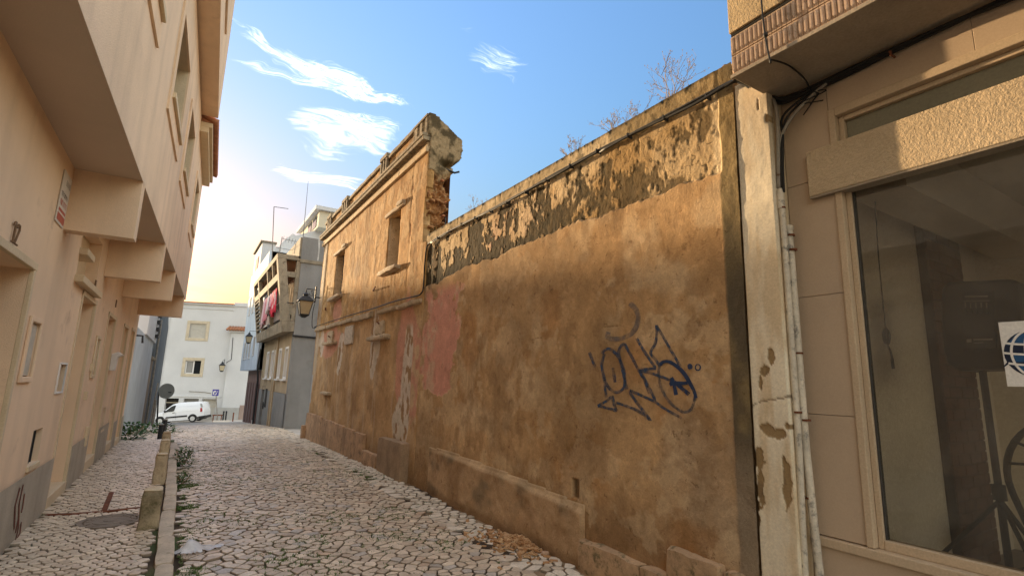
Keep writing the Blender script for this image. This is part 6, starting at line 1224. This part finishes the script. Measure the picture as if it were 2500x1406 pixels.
c = Vector((3.4, 7.80, 2.40)); t = thing('wall_top_moss', 'clump of green moss and weeds where the wall top meets the broken ruin', 'plant', tuple(c)); obj('foliage', leaves(MB(), c, .22, .12, 220, .05, 9, ((.06, .065, .02), (.14, .12, .04))), m_leaf, t)
# grass between the stones
gm = MB(); q = random.Random(77); cand = []
for _ in range(9000):
    x, y = q.uniform(.15, 2.9), q.uniform(4.2, 14)
    if fbm(x * 1.9, y * 1.3, 33, 4) > .53 and q.random() < (.8 if x < 1.3 else .3): cand.append((x, y))
for k in range(260): cand.append((float(kx(4)) + .17 + abs(q.gauss(0, .06)), q.uniform(4.3, 11)))
NB = len(cand)
for (cx_, cy_, n_, r_) in ((.20, 7.6, 160, .07), (.22, 9.0, 200, .09), (.25, 5.1, 90, .07), (.9, 5.2, 70, .12), (1.3, 5.6, 60, .12), (2.0, 5.4, 110, .16), (1.6, 6.4, 120, .25), (2.3, 6.3, 110, .2), (1.1, 4.8, 90, .2), (1.7, 8.2, 90, .3), (.7, 6.6, 90, .25), (2.35, 13.0, 60, .3), (2.45, 11.2, 50, .22), (2.55, 9.4, 90, .28), (2.75, 8.7, 60, .2), (2.35, 4.9, 50, .12), (2.75, 20.1, 60, .3), (1.2, 11.5, 60, .6), (.6, 20, 200, 1.2), (1.3, 12.8, 60, .5)): cand += [(q.gauss(cx_, r_), q.gauss(cy_, r_)) for _ in range(n_)]
for ic, (x, y) in enumerate(cand):
    z = float(gz(x, y)) - .012
    for _ in range(6):
        a_ = q.uniform(0, 6.28); l = q.uniform(.008, .026) if ic < NB else q.uniform(.010, .030); bx, by = x + q.gauss(0, .012), y + q.gauss(0, .012); dx, dy = math.cos(a_), math.sin(a_); w_ = .0055; k_ = q.uniform(.3, 1.1)
        gm.add([(bx - dy * w_, by + dx * w_, z), (bx + dy * w_, by - dx * w_, z), (bx + dx * l * k_, by + dy * l * k_, z + l)], [(0, 1, 2)], lerp3((.06, .11, .022), (.14, .20, .05), q.random()))
tag(obj('grass', gm, m_leaf, None, kind='stuff'), 'green grass and moss growing in the joints between the cobbles')
# ------------------------------------------------------------------ litter: plastic bag, heap of chips, stray stones
c = onZ((462, 1345), -1.55); ua = np.linspace(-.21, .21, 22); va_ = np.linspace(-.13, .13, 15); U2, V2 = np.meshgrid(ua, va_, indexing='ij'); Hb = .10 * np.exp(-((U2 + .03) / .10) ** 2 - (V2 / .06) ** 2) + .06 * (fbm(U2 * 16, V2 * 16, 801, 4) - .35) + .05 * np.abs(fbm(U2 * 9 + 3, V2 * 12, 802, 3) - .5)
BGF = FR((c.x + .02, c.y, -1.575), (1, .25, 0), (0, 0, 1)); mb = MB(); mb.v = [(c.x + .03 + u + .25 * v + .03 * float(vn(u * 20, v * 20, 5)), c.y + v + .18 * u, -1.565 + max(.004, float(hh))) for u, v, hh in zip(U2.ravel(), V2.ravel(), Hb.ravel())]
def bagkeep(i, j): u, v = ua[i], va_[j]; return abs(v) < .13 - .06 * abs(math.sin(u * 13)) and not (u < -.08 and v > .07) and not (u > .12 and v < -.06)
mb.f = [(i * 15 + j, i * 15 + j + 1, (i + 1) * 15 + j + 1, (i + 1) * 15 + j) for i in range(21) for j in range(14) if bagkeep(i, j)]
mbag = mk('thin_plastic', (.82, .82, .83), .25, .1, 12, .3, 25, spec=.6); mbag.node_tree.nodes['Principled BSDF'].inputs['Transmission Weight'].default_value = .25; mbag.node_tree.nodes['Principled BSDF'].inputs['Alpha'].default_value = .85
tag(obj('plastic_bag', mb, mbag, None, smooth=True), 'crumpled translucent plastic bag lying by the kerb on the cobbles', 'litter')
c = onZ((1270, 1318), -1.55); q = random.Random(99); mb = MB()
for k in range(1000):
    a_, r_ = q.uniform(0, 6.28), abs(q.gauss(0, .23)); x, y = c.x + r_ * math.cos(a_) * .9 + .05, c.y + r_ * math.sin(a_) * 1.3; z = float(gz(x, y)) + .045 * math.exp(-(r_ / .22) ** 2) - .005
    if x > 3.09: continue
    s = q.uniform(.006, .026); u_ = Vector((q.uniform(-1, 1), q.uniform(-1, 1), q.uniform(-.4, .4))).normalized(); v_ = u_.cross(Vector((q.uniform(-.4, .4), q.uniform(-.4, .4), 1))).normalized(); n_ = u_.cross(v_)
    o_ = Vector((x, y, z + .006)); mb.add([o_ + u_ * s * 1.6 * a + v_ * s * .8 * b + n_ * s * .25 * e for e in (-1, 1) for a, b in ((-1, -1), (1, -.7), (.8, 1), (-.9, .8))], [(3, 2, 1, 0), (4, 5, 6, 7), (0, 1, 5, 4), (1, 2, 6, 5), (2, 3, 7, 6), (3, 0, 4, 7)], lerp3((.34, .17, .07), (.56, .36, .19), q.random()))
tag(obj('debris', mb, mk('clay_chips', rough=.95, var=.15, scale=20, bump=.2, attr=True), None, kind='stuff'), 'heap of crumbled brown clay chips at the foot of the plinth')
for i, (px, s) in enumerate((((1282, 1300), .045), ((1330, 1345), .03))):
    P = onZ(px, -1.54); mb = MB(); rock(mb, P.x - s, P.x + s, P.y - s, P.y + s, float(gz(P.x, P.y)) - .01, float(gz(P.x, P.y)) + s * 1.1, 830 + i, s * .4, (3, 3, 3)); obj('loose_stone', mb, mk('loose_stone', (.46, .30, .2), .9, .2, 9, .3, 50), None, smooth=True, autosmooth=50, label=('larger loose stone leaning at the plinth above the clay chips', 'smaller loose stone on the cobbles below the clay chips')[i], cat='stone')
